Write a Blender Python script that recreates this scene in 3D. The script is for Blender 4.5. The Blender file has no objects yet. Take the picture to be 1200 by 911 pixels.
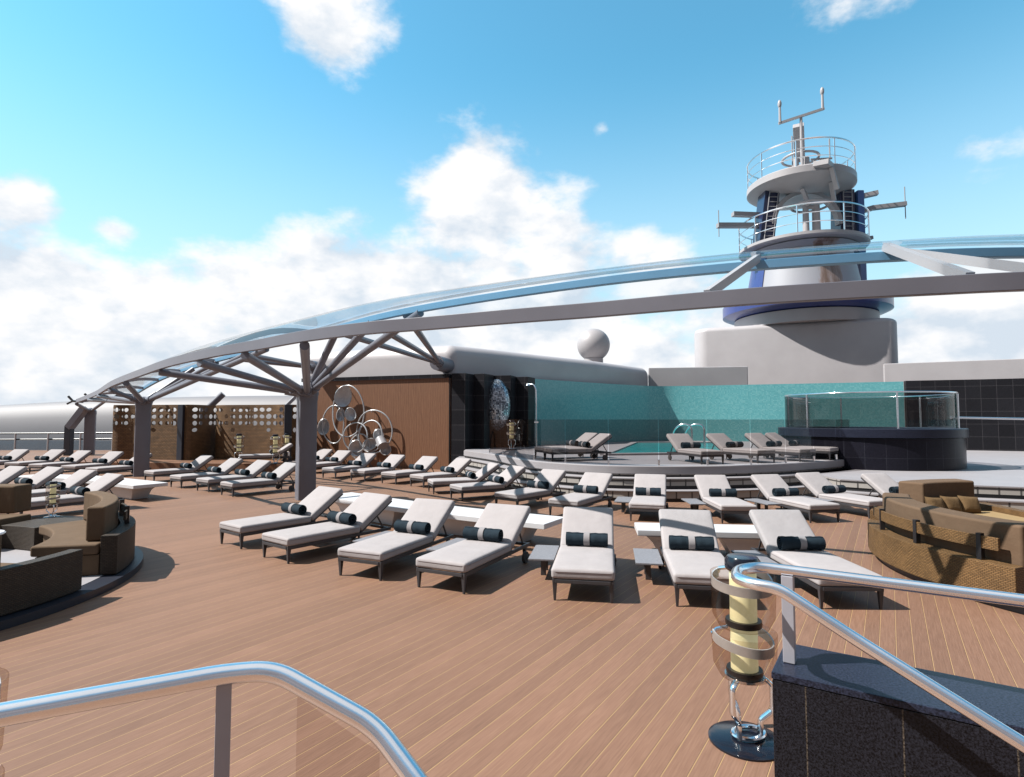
import bpy, bmesh, math, random
from mathutils import Vector, Matrix
random.seed(7)
PI = math.pi
sc = bpy.context.scene
COL = sc.collection

# ------------------------------------------------------------------ materials
def new_mat(name):
    m = bpy.data.materials.new(name); m.use_nodes = True
    nt = m.node_tree
    return m, nt, nt.nodes['Principled BSDF'], nt.nodes['Material Output']

def N(nt, typ, **kw):
    n = nt.nodes.new(typ)
    for k, v in kw.items():
        setattr(n, k, v)
    return n

def setin(n, **kw):
    for k, v in kw.items():
        n.inputs[k.replace('_', ' ')].default_value = v

def rgb(*c): return (c[0], c[1], c[2], 1.0)

def ramp(nt, fac, stops):
    r = N(nt, 'ShaderNodeValToRGB')
    el = r.color_ramp.elements
    while len(el) > 1: el.remove(el[-1])
    el[0].position = stops[0][0]; el[0].color = stops[0][1]
    for p, c in stops[1:]:
        e = el.new(p); e.color = c
    nt.links.new(fac, r.inputs[0])
    return r.outputs[0]

def noise(nt, vec, scale, detail=4, rough=.55):
    n = N(nt, 'ShaderNodeTexNoise'); setin(n, Scale=scale, Detail=detail, Roughness=rough)
    if vec is not None: nt.links.new(vec, n.inputs['Vector'])
    return n.outputs['Fac']

def bump(nt, b, h, strength=.2, dist=.01):
    n = N(nt, 'ShaderNodeBump'); setin(n, Strength=strength, Distance=dist)
    nt.links.new(h, n.inputs['Height']); nt.links.new(n.outputs[0], b.inputs['Normal'])

def simple(name, c, rough=.5, metal=0., var=.08, scale=6., bmp=0., bscale=80., coat=0., spec=.5):
    m, nt, b, o = new_mat(name)
    tc = N(nt, 'ShaderNodeTexCoord').outputs['Object']
    f = noise(nt, tc, scale, 5)
    col = ramp(nt, f, [(.3, rgb(*[x*(1-var) for x in c])), (.7, rgb(*[min(1, x*(1+var)) for x in c]))])
    nt.links.new(col, b.inputs['Base Color'])
    setin(b, Roughness=rough, Metallic=metal)
    b.inputs['Specular IOR Level'].default_value = spec
    b.inputs['Coat Weight'].default_value = coat
    if bmp:
        bump(nt, b, noise(nt, tc, bscale, 4), bmp, .004)
    return m

def m_fabric(name, c, weave=260., var=.06, stre=.25):
    m, nt, b, o = new_mat(name)
    tc = N(nt, 'ShaderNodeTexCoord').outputs['Object']
    oi = N(nt, 'ShaderNodeObjectInfo'); sh_ = N(nt, 'ShaderNodeVectorMath', operation='SCALE'); sh_.inputs[0].default_value = (13., 7., 5.); nt.links.new(oi.outputs['Random'], sh_.inputs['Scale'])
    av = N(nt, 'ShaderNodeVectorMath', operation='ADD'); nt.links.new(tc, av.inputs[0]); nt.links.new(sh_.outputs[0], av.inputs[1]); tc = av.outputs[0]
    f = noise(nt, tc, 5, 5)
    f2 = noise(nt, tc, weave, 2, .7)
    mx = N(nt, 'ShaderNodeMath', operation='MULTIPLY_ADD'); mx.inputs[1].default_value = .35; mx.inputs[2].default_value = 0
    nt.links.new(f2, mx.inputs[0])
    ad = N(nt, 'ShaderNodeMath', operation='MULTIPLY_ADD'); ad.inputs[1].default_value = .65
    nt.links.new(f, ad.inputs[0]); nt.links.new(mx.outputs[0], ad.inputs[2])
    col = ramp(nt, ad.outputs[0], [(.3, rgb(*[x*(1-var) for x in c])), (.7, rgb(*[min(1, x*(1+var)) for x in c]))])
    nt.links.new(col, b.inputs['Base Color'])
    setin(b, Roughness=.9); b.inputs['Specular IOR Level'].default_value = .15
    # soft wrinkles plus weave
    w = noise(nt, tc, 7, 3, .5)
    s = N(nt, 'ShaderNodeMath', operation='MULTIPLY_ADD'); s.inputs[1].default_value = .06
    nt.links.new(f2, s.inputs[0]); nt.links.new(w, s.inputs[2])
    bump(nt, b, s.outputs[0], stre, .03)
    return m

def m_glass(name, tint, gloss=1.0, rough=.0, dens=0.0):
    m, nt, b, o = new_mat(name)
    nt.nodes.remove(b)
    t = N(nt, 'ShaderNodeBsdfTransparent'); t.inputs[0].default_value = rgb(*tint)
    g = N(nt, 'ShaderNodeBsdfGlossy'); g.inputs['Roughness'].default_value = rough
    fr = N(nt, 'ShaderNodeFresnel'); fr.inputs[0].default_value = 1.45
    mu = N(nt, 'ShaderNodeMath', operation='MULTIPLY'); mu.inputs[1].default_value = gloss
    nt.links.new(fr.outputs[0], mu.inputs[0])
    mix = N(nt, 'ShaderNodeMixShader')
    nt.links.new(mu.outputs[0], mix.inputs[0]); nt.links.new(t.outputs[0], mix.inputs[1]); nt.links.new(g.outputs[0], mix.inputs[2])
    nt.links.new(mix.outputs[0], o.inputs[0])
    return m

E1 = Vector((.549, .836, 0)); E2 = Vector((.836, -.549, 0))

def m_deck():
    m, nt, b, o = new_mat('deck_planks')
    tc = N(nt, 'ShaderNodeTexCoord').outputs['Object']
    mp = N(nt, 'ShaderNodeMapping'); mp.inputs['Rotation'].default_value = (0, 0, -math.atan2(E1.y, E1.x))
    nt.links.new(tc, mp.inputs[0])                       # x along planks, y across
    sp = N(nt, 'ShaderNodeSeparateXYZ'); nt.links.new(mp.outputs[0], sp.inputs[0])
    dv = N(nt, 'ShaderNodeMath', operation='DIVIDE'); dv.inputs[1].default_value = .131
    nt.links.new(sp.outputs['Y'], dv.inputs[0])
    fr = N(nt, 'ShaderNodeMath', operation='FRACT'); nt.links.new(dv.outputs[0], fr.inputs[0])
    fl = N(nt, 'ShaderNodeMath', operation='FLOOR'); nt.links.new(dv.outputs[0], fl.inputs[0])
    wn = N(nt, 'ShaderNodeTexWhiteNoise', noise_dimensions='1D'); nt.links.new(fl.outputs[0], wn.inputs['W'])
    # grain: stretched along the plank, shifted per plank
    cb = N(nt, 'ShaderNodeCombineXYZ')
    sx = N(nt, 'ShaderNodeMath', operation='MULTIPLY_ADD'); sx.inputs[1].default_value = 1.6
    nt.links.new(sp.outputs['X'], sx.inputs[0])
    w7 = N(nt, 'ShaderNodeMath', operation='MULTIPLY'); w7.inputs[1].default_value = 37.
    nt.links.new(wn.outputs['Value'], w7.inputs[0]); nt.links.new(w7.outputs[0], sx.inputs[2])
    sy = N(nt, 'ShaderNodeMath', operation='MULTIPLY'); sy.inputs[1].default_value = 38.
    nt.links.new(sp.outputs['Y'], sy.inputs[0])
    nt.links.new(sx.outputs[0], cb.inputs[0]); nt.links.new(sy.outputs[0], cb.inputs[1])
    gr = noise(nt, cb.outputs[0], 2.2, 8, .7)
    big = noise(nt, tc, .35, 4)
    c1 = ramp(nt, gr, [(.25, rgb(0.1188, 0.0627, 0.0388)), (.5, rgb(0.1647, 0.0894, 0.0576)), (.75, rgb(0.2104, 0.1208, 0.0799))])
    hs = N(nt, 'ShaderNodeHueSaturation')
    mv = N(nt, 'ShaderNodeMapRange'); setin(mv, To_Min=.90, To_Max=1.10); nt.links.new(wn.outputs['Value'], mv.inputs[0])
    bv = N(nt, 'ShaderNodeMapRange'); setin(bv, From_Min=.3, From_Max=.7, To_Min=.9, To_Max=1.08); nt.links.new(big, bv.inputs[0])
    mm = N(nt, 'ShaderNodeMath', operation='MULTIPLY'); nt.links.new(mv.outputs[0], mm.inputs[0]); nt.links.new(bv.outputs[0], mm.inputs[1])
    nt.links.new(mm.outputs[0], hs.inputs['Value']); nt.links.new(c1, hs.inputs['Color'])
    # caulk line
    ln = N(nt, 'ShaderNodeMath', operation='LESS_THAN'); ln.inputs[1].default_value = .036
    nt.links.new(fr.outputs[0], ln.inputs[0])
    l2 = N(nt, 'ShaderNodeMath', operation='LESS_THAN'); l2.inputs[1].default_value = .064
    nt.links.new(fr.outputs[0], l2.inputs[0])
    mx0 = N(nt, 'ShaderNodeMixRGB'); mx0.inputs[2].default_value = rgb(0.0740, 0.0407, 0.0266)
    nt.links.new(l2.outputs[0], mx0.inputs[0]); nt.links.new(hs.outputs[0], mx0.inputs[1])
    mx = N(nt, 'ShaderNodeMixRGB'); mx.inputs[2].default_value = rgb(0.3300, 0.2112, 0.0990)
    nt.links.new(ln.outputs[0], mx.inputs[0]); nt.links.new(mx0.outputs[0], mx.inputs[1])
    nt.links.new(mx.outputs[0], b.inputs['Base Color'])
    ro = N(nt, 'ShaderNodeMapRange'); setin(ro, To_Min=.5, To_Max=.72); nt.links.new(gr, ro.inputs[0])
    nt.links.new(ro.outputs[0], b.inputs['Roughness'])
    b.inputs['Specular IOR Level'].default_value = .3
    bump(nt, b, gr, .25, .003)
    return m

def uvc(nt):
    return N(nt, 'ShaderNodeTexCoord').outputs['UV']

def m_tiles(name, c1, c2, mortar, w, h, ms=.012, rough=.3, speck=None, offset=0., bmp=.15, uv=True, spec=.5):
    m, nt, b, o = new_mat(name)
    vec = uvc(nt) if uv else N(nt, 'ShaderNodeTexCoord').outputs['Object']
    br = N(nt, 'ShaderNodeTexBrick'); br.offset = offset; br.squash = 1.
    setin(br, Scale=1., Mortar_Size=ms, Mortar_Smooth=.1, Brick_Width=w, Row_Height=h, Bias=0.)
    br.inputs['Color1'].default_value = rgb(*c1); br.inputs['Color2'].default_value = rgb(*c2); br.inputs['Mortar'].default_value = rgb(*mortar)
    nt.links.new(vec, br.inputs['Vector'])
    out = br.outputs['Color']
    if speck:
        tc = N(nt, 'ShaderNodeTexCoord').outputs['Object']
        f = noise(nt, tc, speck[0], 3, .8)
        mul = ramp(nt, f, [(.38, rgb(speck[1], speck[1], speck[1])), (.62, rgb(speck[2], speck[2], speck[2]))])
        mm = N(nt, 'ShaderNodeMixRGB', blend_type='MULTIPLY'); mm.inputs[0].default_value = 1
        nt.links.new(out, mm.inputs[1]); nt.links.new(mul, mm.inputs[2]); out = mm.outputs[0]
    nt.links.new(out, b.inputs['Base Color']); setin(b, Roughness=rough)
    b.inputs['Specular IOR Level'].default_value = spec
    inv = N(nt, 'ShaderNodeMath', operation='SUBTRACT'); inv.inputs[0].default_value = 1.
    nt.links.new(br.outputs['Fac'], inv.inputs[1])
    bump(nt, b, inv.outputs[0], bmp, .01)
    return m

def m_mosaic(name, stops, tile=.06, mortar=(.2, .4, .4), rough=.15, metal=0.):
    m, nt, b, o = new_mat(name)
    vec = uvc(nt)
    sc_ = N(nt, 'ShaderNodeVectorMath', operation='SCALE'); sc_.inputs['Scale'].default_value = 1/tile
    nt.links.new(vec, sc_.inputs[0])
    fl = N(nt, 'ShaderNodeVectorMath', operation='FLOOR'); nt.links.new(sc_.outputs[0], fl.inputs[0])
    fr = N(nt, 'ShaderNodeVectorMath', operation='FRACTION'); nt.links.new(sc_.outputs[0], fr.inputs[0])
    wn = N(nt, 'ShaderNodeTexWhiteNoise', noise_dimensions='2D'); nt.links.new(fl.outputs[0], wn.inputs['Vector'])
    col = ramp(nt, wn.outputs['Value'], stops)
    sp = N(nt, 'ShaderNodeSeparateXYZ'); nt.links.new(fr.outputs[0], sp.inputs[0])
    mn = N(nt, 'ShaderNodeMath', operation='MINIMUM'); nt.links.new(sp.outputs[0], mn.inputs[0]); nt.links.new(sp.outputs[1], mn.inputs[1])
    lt = N(nt, 'ShaderNodeMath', operation='LESS_THAN'); lt.inputs[1].default_value = .1; nt.links.new(mn.outputs[0], lt.inputs[0])
    mx = N(nt, 'ShaderNodeMixRGB'); mx.inputs[2].default_value = rgb(*mortar)
    nt.links.new(lt.outputs[0], mx.inputs[0]); nt.links.new(col, mx.inputs[1]); nt.links.new(mx.outputs[0], b.inputs['Base Color'])
    setin(b, Roughness=rough, Metallic=metal)
    bump(nt, b, wn.outputs['Value'], .25, .02)
    return m

def m_wicker(name, c, sc1=1.):
    m, nt, b, o = new_mat(name)
    vec = uvc(nt)
    br = N(nt, 'ShaderNodeTexBrick'); br.offset = .5
    setin(br, Scale=1., Mortar_Size=.004*sc1, Mortar_Smooth=.6, Brick_Width=.045*sc1, Row_Height=.019*sc1, Bias=0.)
    br.inputs['Color1'].default_value = rgb(*c); br.inputs['Color2'].default_value = rgb(*[x*.7 for x in c]); br.inputs['Mortar'].default_value = rgb(*[x*.3 for x in c])
    nt.links.new(vec, br.inputs['Vector'])
    f = noise(nt, vec, 3, 4)
    hv = N(nt, 'ShaderNodeHueSaturation'); mr = N(nt, 'ShaderNodeMapRange'); setin(mr, From_Min=.3, From_Max=.7, To_Min=.8, To_Max=1.15)
    nt.links.new(f, mr.inputs[0]); nt.links.new(mr.outputs[0], hv.inputs['Value']); nt.links.new(br.outputs['Color'], hv.inputs['Color'])
    nt.links.new(hv.outputs[0], b.inputs['Base Color']); setin(b, Roughness=.6)
    b.inputs['Specular IOR Level'].default_value = .25
    inv = N(nt, 'ShaderNodeMath', operation='SUBTRACT'); inv.inputs[0].default_value = 1.
    nt.links.new(br.outputs['Fac'], inv.inputs[1]); bump(nt, b, inv.outputs[0], .6, .008)
    return m

def m_woodwall():
    m, nt, b, o = new_mat('walnut_panelling')
    vec = uvc(nt)
    mp = N(nt, 'ShaderNodeMapping'); mp.inputs['Scale'].default_value = (14., 1.2, 1.); nt.links.new(vec, mp.inputs[0])
    f = noise(nt, mp.outputs[0], 1.6, 8, .65)
    wv = N(nt, 'ShaderNodeTexWave', bands_direction='X'); setin(wv, Scale=1.1, Distortion=9., Detail=4., Detail_Scale=1.2)
    mp2 = N(nt, 'ShaderNodeMapping'); mp2.inputs['Scale'].default_value = (3.5, .7, 1.); nt.links.new(vec, mp2.inputs[0]); nt.links.new(mp2.outputs[0], wv.inputs['Vector'])
    mx = N(nt, 'ShaderNodeMath', operation='MULTIPLY_ADD'); mx.inputs[1].default_value = .35
    nt.links.new(wv.outputs['Fac'], mx.inputs[0])
    hf = N(nt, 'ShaderNodeMath', operation='MULTIPLY'); hf.inputs[1].default_value = .65; nt.links.new(f, hf.inputs[0]); nt.links.new(hf.outputs[0], mx.inputs[2])
    col = ramp(nt, mx.outputs[0], [(.2, rgb(.106, .045, .021)), (.5, rgb(.146, .065, .031)), (.8, rgb(.185, .086, .043))])
    nt.links.new(col, b.inputs['Base Color']); setin(b, Roughness=.55)
    return m

M = {}
M['deck'] = m_deck()
M['cushion'] = m_fabric('cushion_fabric', (.288, .267, .268))
M['piping'] = m_fabric('cushion_piping', (0.2220, 0.1961, 0.1998), 260, .05, .1)
M['frame'] = simple('lounger_frame', (.035, .034, .038), .45, 0., .1, 8, .05)
M['rubber'] = simple('wheel_rubber', (.05, .045, .045), .7)
M['towel'] = m_fabric('towel_cloth', (0.0126, 0.0222, 0.0311), 320, .25, .5)
M['band'] = m_fabric('towel_band', (0.2250, 0.2139, 0.2190), 300, .04, .1)
M['slate'] = simple('slate_top', (.16, .16, .175), .5, 0., .18, 40, .1)
M['white'] = simple('white_lacquer', (.52, .51, .52), .35, 0., .02, 3)
M['whitepaint'] = simple('white_steel_paint', (0.3374, 0.3263, 0.3374), .45, 0., .035, .8, .02, 3)
M['canopy'] = simple('grey_canopy_paint', (.130, .129, .152), .38, 0., .05, 2)
M['superwhite'] = simple('superstructure_paint', (0.3478, 0.3330, 0.3441), .5, 0., .07, .5, .03, 2)
M['mastwhite'] = simple('mast_paint', (0.3182, 0.3034, 0.3108), .45, 0., .06, .6)
M['navy'] = simple('navy_paint', (0.009, 0.015, 0.046), .3, 0., .1, .6, coat=.4)
M['blue'] = simple('blue_paint', (0.023, 0.038, 0.160), .35, 0., .08, .5, coat=.3)
M['wicker'] = m_wicker('wicker_light', (0.1687, 0.0925, 0.0363))
M['wickerd'] = m_wicker('wicker_dark', (0.0562, 0.0414, 0.0296))
M['cabwicker'] = m_wicker('cabana_wicker', (.185, .105, .050), 3.2)
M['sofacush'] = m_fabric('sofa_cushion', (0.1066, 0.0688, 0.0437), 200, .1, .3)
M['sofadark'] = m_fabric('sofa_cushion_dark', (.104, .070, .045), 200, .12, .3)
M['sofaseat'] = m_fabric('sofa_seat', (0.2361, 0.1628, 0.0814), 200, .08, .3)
M['pillow'] = m_fabric('pillow_fabric', (0.1125, 0.0703, 0.0340), 200, .12, .5)
M['black'] = simple('black_metal', (.012, .012, .014), .3, 0., .1, 8)
M['plinth'] = simple('dark_plinth', (0.014, 0.017, 0.027), .4)
M['chrome'] = simple('polished_steel', (.78, .79, .81), .12, 1., .03, 4)
M['steel'] = simple('brushed_steel', (.88, .89, .91), .2, 1., .04, 6, .04, 140)
M['railpost'] = simple('satin_post', (.30, .30, .335), .42, .25, .05, 6)
M['blackgloss'] = simple('black_glass', (.006, .008, .014), .16, 0., .2, 3, coat=.15, spec=.35)
M['wood'] = m_woodwall()
M['blacktile'] = m_tiles('black_tile', (.009, .009, .011), (.014, .014, .017), (.045, .043, .047), .62, .62, .008, .35, (60, .6, 1.7), spec=.15)
M['granite'] = m_tiles('black_granite', (.0085, .009, .0125), (.010, .0105, .014), (.055, .044, .034), .34, 4., .0028, .35, (130, .08, 1.9), 0., .05, spec=.22)
M['granitetop'] = simple('granite_coping', (.014, .017, .030), .32, 0., .95, 120, .02, spec=.22)
M['risertile'] = m_tiles('riser_tile', (.28, .262, .245), (.245, .23, .21), (.05, .047, .045), .40, .5, .02, .5)
M['stone'] = simple('pale_stone', (0.2420, 0.2309, 0.2420), .55, 0., .06, 1.4, .03, 30)
M['tubtile'] = m_tiles('tub_tile', (.006, .006, .010), (.010, .010, .015), (.022, .023, .03), .55, .6, .006, .3, (70, .6, 1.8), spec=.12)
M['teal'] = m_mosaic('teal_mosaic', [(0, rgb(0.0912, 0.2822, 0.3024)), (.5, rgb(0.1102, 0.3158, 0.3360)), (1, rgb(0.1520, 0.3562, 0.3696))], .07, (.08, .30, .32))
M['silvermos'] = m_mosaic('silver_mosaic', [(0, rgb(.05, .06, .08)), (.45, rgb(.22, .26, .30)), (1, rgb(.55, .60, .65))], .07, (.08, .09, .1), .25, .8)
M['roofglass'] = m_glass('blue_roof_glass', (.95, .98, .995), .5)
M['clearglass'] = m_glass('tinted_rail_glass', (.84, .80, .78), .4)
M['screenglass'] = m_glass('smoked_screen_glass', (.58, .55, .54), .7)
M['smoke'] = m_glass('smoked_glass', (.84, .78, .73), .12)
M['seaglass'] = m_glass('frosted_panel', (.80, .86, .90), .8, .3)
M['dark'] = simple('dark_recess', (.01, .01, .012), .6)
M['inlay'] = simple('grey_inlay', (0.0955, 0.0984, 0.1125), .5, 0., .1, 4)
M['paleblue'] = simple('pale_blue_paint', (0.1110, 0.2516, 0.3922), .4, 0., .05, 2)
M['finblue'] = simple('mid_blue_paint', (0.0518, 0.1184, 0.2960), .4, 0., .05, 2)
M['windbreak'] = simple('windbreak_paint', (.15, .145, .155), .6, 0., .05, .2)
M['antenna'] = simple('antenna_grey', (0.2531, 0.2472, 0.2590), .45)
M['shell'] = simple('enamelled_shell', (0.3937, 0.4048, 0.4218), .3, .3, .1, 12)

# emissive lamp tube
def m_tube():
    m, nt, b, o = new_mat('lamp_tube')
    tc = N(nt, 'ShaderNodeTexCoord').outputs['Object']
    f = noise(nt, tc, 30, 4)
    col = ramp(nt, f, [(.3, rgb(0.4896, 0.4680, 0.2736)), (.7, rgb(0.5256, 0.5040, 0.3168))])
    nt.links.new(col, b.inputs['Base Color']); setin(b, Roughness=.4)
    nt.links.new(col, b.inputs['Emission Color']); b.inputs['Emission Strength'].default_value = .22
    return m
M['tube'] = m_tube()

def m_water(name, c, scale, strength, rough=.05):
    m, nt, b, o = new_mat(name)
    tc = N(nt, 'ShaderNodeTexCoord').outputs['Object']
    f = noise(nt, tc, scale, 4, .6)
    col = ramp(nt, f, [(.3, rgb(*[x*.75 for x in c])), (.7, rgb(*[x*1.3 for x in c]))])
    nt.links.new(col, b.inputs['Base Color']); setin(b, Roughness=rough, IOR=1.33)
    bump(nt, b, f, strength, .05)
    return m
M['pool'] = m_water('pool_water', (0.0370, 0.3330, 0.3552), 2.2, .35)
M['sea'] = m_water('sea_water', (.05, .12, .16), .05, .3, .2)

def m_rust():
    m, nt, b, o = new_mat('streaked_white_paint')
    tc = N(nt, 'ShaderNodeTexCoord').outputs['Object']
    mp = N(nt, 'ShaderNodeMapping'); mp.inputs['Scale'].default_value = (1.6, 1.6, .12); nt.links.new(tc, mp.inputs[0])
    f = noise(nt, mp.outputs[0], 1.6, 5, .6)
    sp = N(nt, 'ShaderNodeSeparateXYZ'); nt.links.new(tc, sp.inputs[0])
    ab = N(nt, 'ShaderNodeMath', operation='ABSOLUTE'); nt.links.new(sp.outputs[0], ab.inputs[0])
    ms = N(nt, 'ShaderNodeMapRange', interpolation_type='SMOOTHSTEP'); setin(ms, From_Min=.2, From_Max=1.5, To_Min=.22, To_Max=-.25); nt.links.new(ab.outputs[0], ms.inputs[0])
    ad = N(nt, 'ShaderNodeMath', operation='ADD'); nt.links.new(f, ad.inputs[0]); nt.links.new(ms.outputs[0], ad.inputs[1])
    col = ramp(nt, ad.outputs[0], [(.48, rgb(.27, .265, .285)), (.60, rgb(.24, .18, .16)), (.76, rgb(.13, .075, .05))])
    nt.links.new(col, b.inputs['Base Color']); setin(b, Roughness=.5)
    return m
M['rust'] = m_rust()

# ------------------------------------------------------------------ mesh builder
class MB:
    def __init__(s): s.v = []; s.f = []; s.uv = {}
    def add(s, verts, faces, uvs=None):
        o = len(s.v); s.v += [tuple(p) for p in verts]
        for i, f in enumerate(faces):
            if uvs and uvs[i] is not None: s.uv[len(s.f)] = uvs[i]
            s.f.append(tuple(o+k for k in f))
    def box(s, c, d, rz=0., mat=None):
        x, y, z = d[0]/2, d[1]/2, d[2]/2
        vs = [Vector(p) for p in ((-x,-y,-z),(x,-y,-z),(x,y,-z),(-x,y,-z),(-x,-y,z),(x,-y,z),(x,y,z),(-x,y,z))]
        R = Matrix.Rotation(rz, 3, 'Z') if mat is None else mat
        vs = [R @ p + Vector(c) for p in vs]
        fs = [(0,3,2,1),(4,5,6,7),(0,1,5,4),(1,2,6,5),(2,3,7,6),(3,0,4,7)]
        w, dd, h = d
        uvs = [[(0,0),(0,dd),(w,dd),(w,0)],[(0,0),(w,0),(w,dd),(0,dd)],[(0,0),(w,0),(w,h),(0,h)],[(0,0),(dd,0),(dd,h),(0,h)],[(0,0),(w,0),(w,h),(0,h)],[(0,0),(dd,0),(dd,h),(0,h)]]
        s.add(vs, fs, uvs); return s
    def beam(s, p0, p1, w, h, up=(0,0,1)):
        p0, p1 = Vector(p0), Vector(p1); d = p1-p0; L = d.length; d.normalize()
        u = Vector(up); sx = d.cross(u)
        if sx.length < 1e-4: sx = Vector((1,0,0))
        sx.normalize(); uz = sx.cross(d)
        mat = Matrix((sx, d, uz)).transposed()
        return s.box((p0+p1)/2, (w, L, h), mat=mat)
    def tube(s, pts, r, n=10, closed=False, ry=None):
        pts = [Vector(p) for p in pts]; m = len(pts)
        rs = r if isinstance(r, (list, tuple)) else [r]*m
        vs = []; prev = None
        for i, p in enumerate(pts):
            if closed: t = pts[(i+1) % m]-pts[i-1]
            else: t = pts[min(i+1, m-1)]-pts[max(i-1, 0)]
            t.normalize()
            if prev is None:
                a = Vector((0,0,1)) if abs(t.z) < .9 else Vector((1,0,0))
                nx = t.cross(a).normalized()
            else:
                nx = (prev - t*prev.dot(t)).normalized()
            prev = nx; ny = t.cross(nx)
            for k in range(n):
                a = 2*PI*k/n
                vs.append(p + nx*math.cos(a)*rs[i] + ny*math.sin(a)*(rs[i] if ry is None else ry))
        fs = []
        for i in range(m if closed else m-1):
            j = (i+1) % m
            for k in range(n):
                l = (k+1) % n
                fs.append((i*n+k, i*n+l, j*n+l, j*n+k))
        if not closed:
            fs.append(tuple(range(n-1, -1, -1))); fs.append(tuple((m-1)*n+k for k in range(n)))
        s.add(vs, fs); return s
    def cyl(s, p0, p1, r0, r1=None, n=16): return s.tube([p0, p1], [r0, r0 if r1 is None else r1], n)
    def lathe(s, prof, c=(0,0,0), n=32, a0=0., a1=2*PI, sx=1., sy=1.):
        full = abs(a1-a0-2*PI) < 1e-6; k = n if full else n+1
        vs = []; fs = []; uvs = []
        for i in range(k):
            a = a0+(a1-a0)*i/n
            for (r, z) in prof: vs.append((c[0]+sx*r*math.cos(a), c[1]+sy*r*math.sin(a), c[2]+z))
        m = len(prof)
        ln = [0]
        for q in range(1, m): ln.append(ln[-1]+math.dist(prof[q], prof[q-1]))
        R = max(p[0] for p in prof)
        for i in range(n):
            j = (i+1) % k
            for q in range(m-1):
                fs.append((i*m+q, j*m+q, j*m+q+1, i*m+q+1))
                u0 = R*(a1-a0)*i/n; u1 = R*(a1-a0)*(i+1)/n
                uvs.append([(u0, ln[q]), (u1, ln[q]), (u1, ln[q+1]), (u0, ln[q+1])])
        s.add(vs, fs, uvs); return s
    def prism(s, poly, z0, z1):
        n = len(poly); vs = [(p[0], p[1], z0) for p in poly]+[(p[0], p[1], z1) for p in poly]
        fs = [tuple(range(n-1, -1, -1)), tuple(range(n, 2*n))]; uvs = [[(poly[i][0], poly[i][1]) for i in range(n-1,-1,-1)], [tuple(p[:2]) for p in poly]]
        L = 0
        for i in range(n):
            j = (i+1) % n; l = math.dist(poly[i][:2], poly[j][:2])
            fs.append((i, j, n+j, n+i)); uvs.append([(L, z0), (L+l, z0), (L+l, z1), (L, z1)]); L += l
        s.add(vs, fs, uvs); return s
    def wall(s, path, z0, z1, t, zs=None):
        """vertical wall along an open path, thickness t to the left of travel"""
        P = [Vector((p[0], p[1])) for p in path]; n = len(P); nr = []
        for i in range(n):
            d = (P[min(i+1, n-1)]-P[max(i-1, 0)]).normalized(); nr.append(Vector((-d.y, d.x)))
        A = P; B = [P[i]+nr[i]*t for i in range(n)]
        zt = zs if zs else [z1]*n
        vs = []
        for i in range(n):
            vs += [(A[i].x, A[i].y, z0), (A[i].x, A[i].y, zt[i]), (B[i].x, B[i].y, zt[i]), (B[i].x, B[i].y, z0)]
        fs = []; uvs = []; L = 0
        for i in range(n-1):
            l = (P[i+1]-P[i]).length; a = 4*i; b = 4*(i+1)
            for q in range(4):
                r = (q+1) % 4
                fs.append((a+q, b+q, b+r, a+r))
                if q in (0, 2):
                    za, zb = (z0, zt[i]) if q == 0 else (zt[i], z0)
                    uvs.append([(L, za), (L+l, za), (L+l, zb), (L, zb)])
                else: uvs.append([(L, 0), (L+l, 0), (L+l, t), (L, t)])
            L += l
        fs += [(0,1,2,3), (4*n-1,4*n-2,4*n-3,4*n-4)]
        uvs += [[(0,z0),(0,zt[0]),(t,zt[0]),(t,z0)], [(0,z0),(0,zt[-1]),(t,zt[-1]),(t,z0)]]
        s.add(vs, fs, uvs); return s
    def sector(s, c, r0, r1, a0, a1, z0, z1, n=16):
        """ring-sector block; angles in degrees"""
        a0, a1 = math.radians(a0), math.radians(a1); vs = []; fs = []; uvs = []
        for i in range(n+1):
            a = a0+(a1-a0)*i/n; ca, sa = math.cos(a), math.sin(a)
            for r, z in ((r1, z0), (r1, z1), (r0, z1), (r0, z0)): vs.append((c[0]+r*ca, c[1]+r*sa, z))
        for i in range(n):
            u0 = r1*(a1-a0)*i/n; u1 = r1*(a1-a0)*(i+1)/n
            for q in range(4):
                r = (q+1) % 4; fs.append((4*i+q, 4*i+4+q, 4*i+4+r, 4*i+r))
                if q == 0: uvs.append([(u0,z0),(u1,z0),(u1,z1),(u0,z1)])
                elif q == 2: uvs.append([(u0,z1),(u1,z1),(u1,z0),(u0,z0)])
                else: uvs.append([(u0,0),(u1,0),(u1,r1-r0),(u0,r1-r0)])
        w = r1-r0; h = z1-z0
        fs += [(0,1,2,3), (4*n+3,4*n+2,4*n+1,4*n)]; uvs += [[(0,0),(0,h),(w,h),(w,0)], [(w,0),(w,h),(0,h),(0,0)]]
        s.add(vs, fs, uvs); return s
    def ell(s, c, rx, ry, rz, n=20, m=12, mat=None, lat0=-PI/2, lat1=PI/2):
        vs = []; fs = []; uvs = []
        for i in range(m+1):
            t = lat0+(lat1-lat0)*i/m
            for k in range(n+1):
                a = 2*PI*k/n; p = Vector((rx*math.cos(t)*math.cos(a), ry*math.cos(t)*math.sin(a), rz*math.sin(t)))
                if mat is not None: p = mat @ p
                vs.append(p+Vector(c))
        for i in range(m):
            for k in range(n):
                fs.append((i*(n+1)+k, i*(n+1)+k+1, (i+1)*(n+1)+k+1, (i+1)*(n+1)+k))
                uvs.append([(k/n*2*PI*rx, i/m*PI*rz), ((k+1)/n*2*PI*rx, i/m*PI*rz), ((k+1)/n*2*PI*rx, (i+1)/m*PI*rz), (k/n*2*PI*rx, (i+1)/m*PI*rz)])
        s.add(vs, fs, uvs); return s
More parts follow.
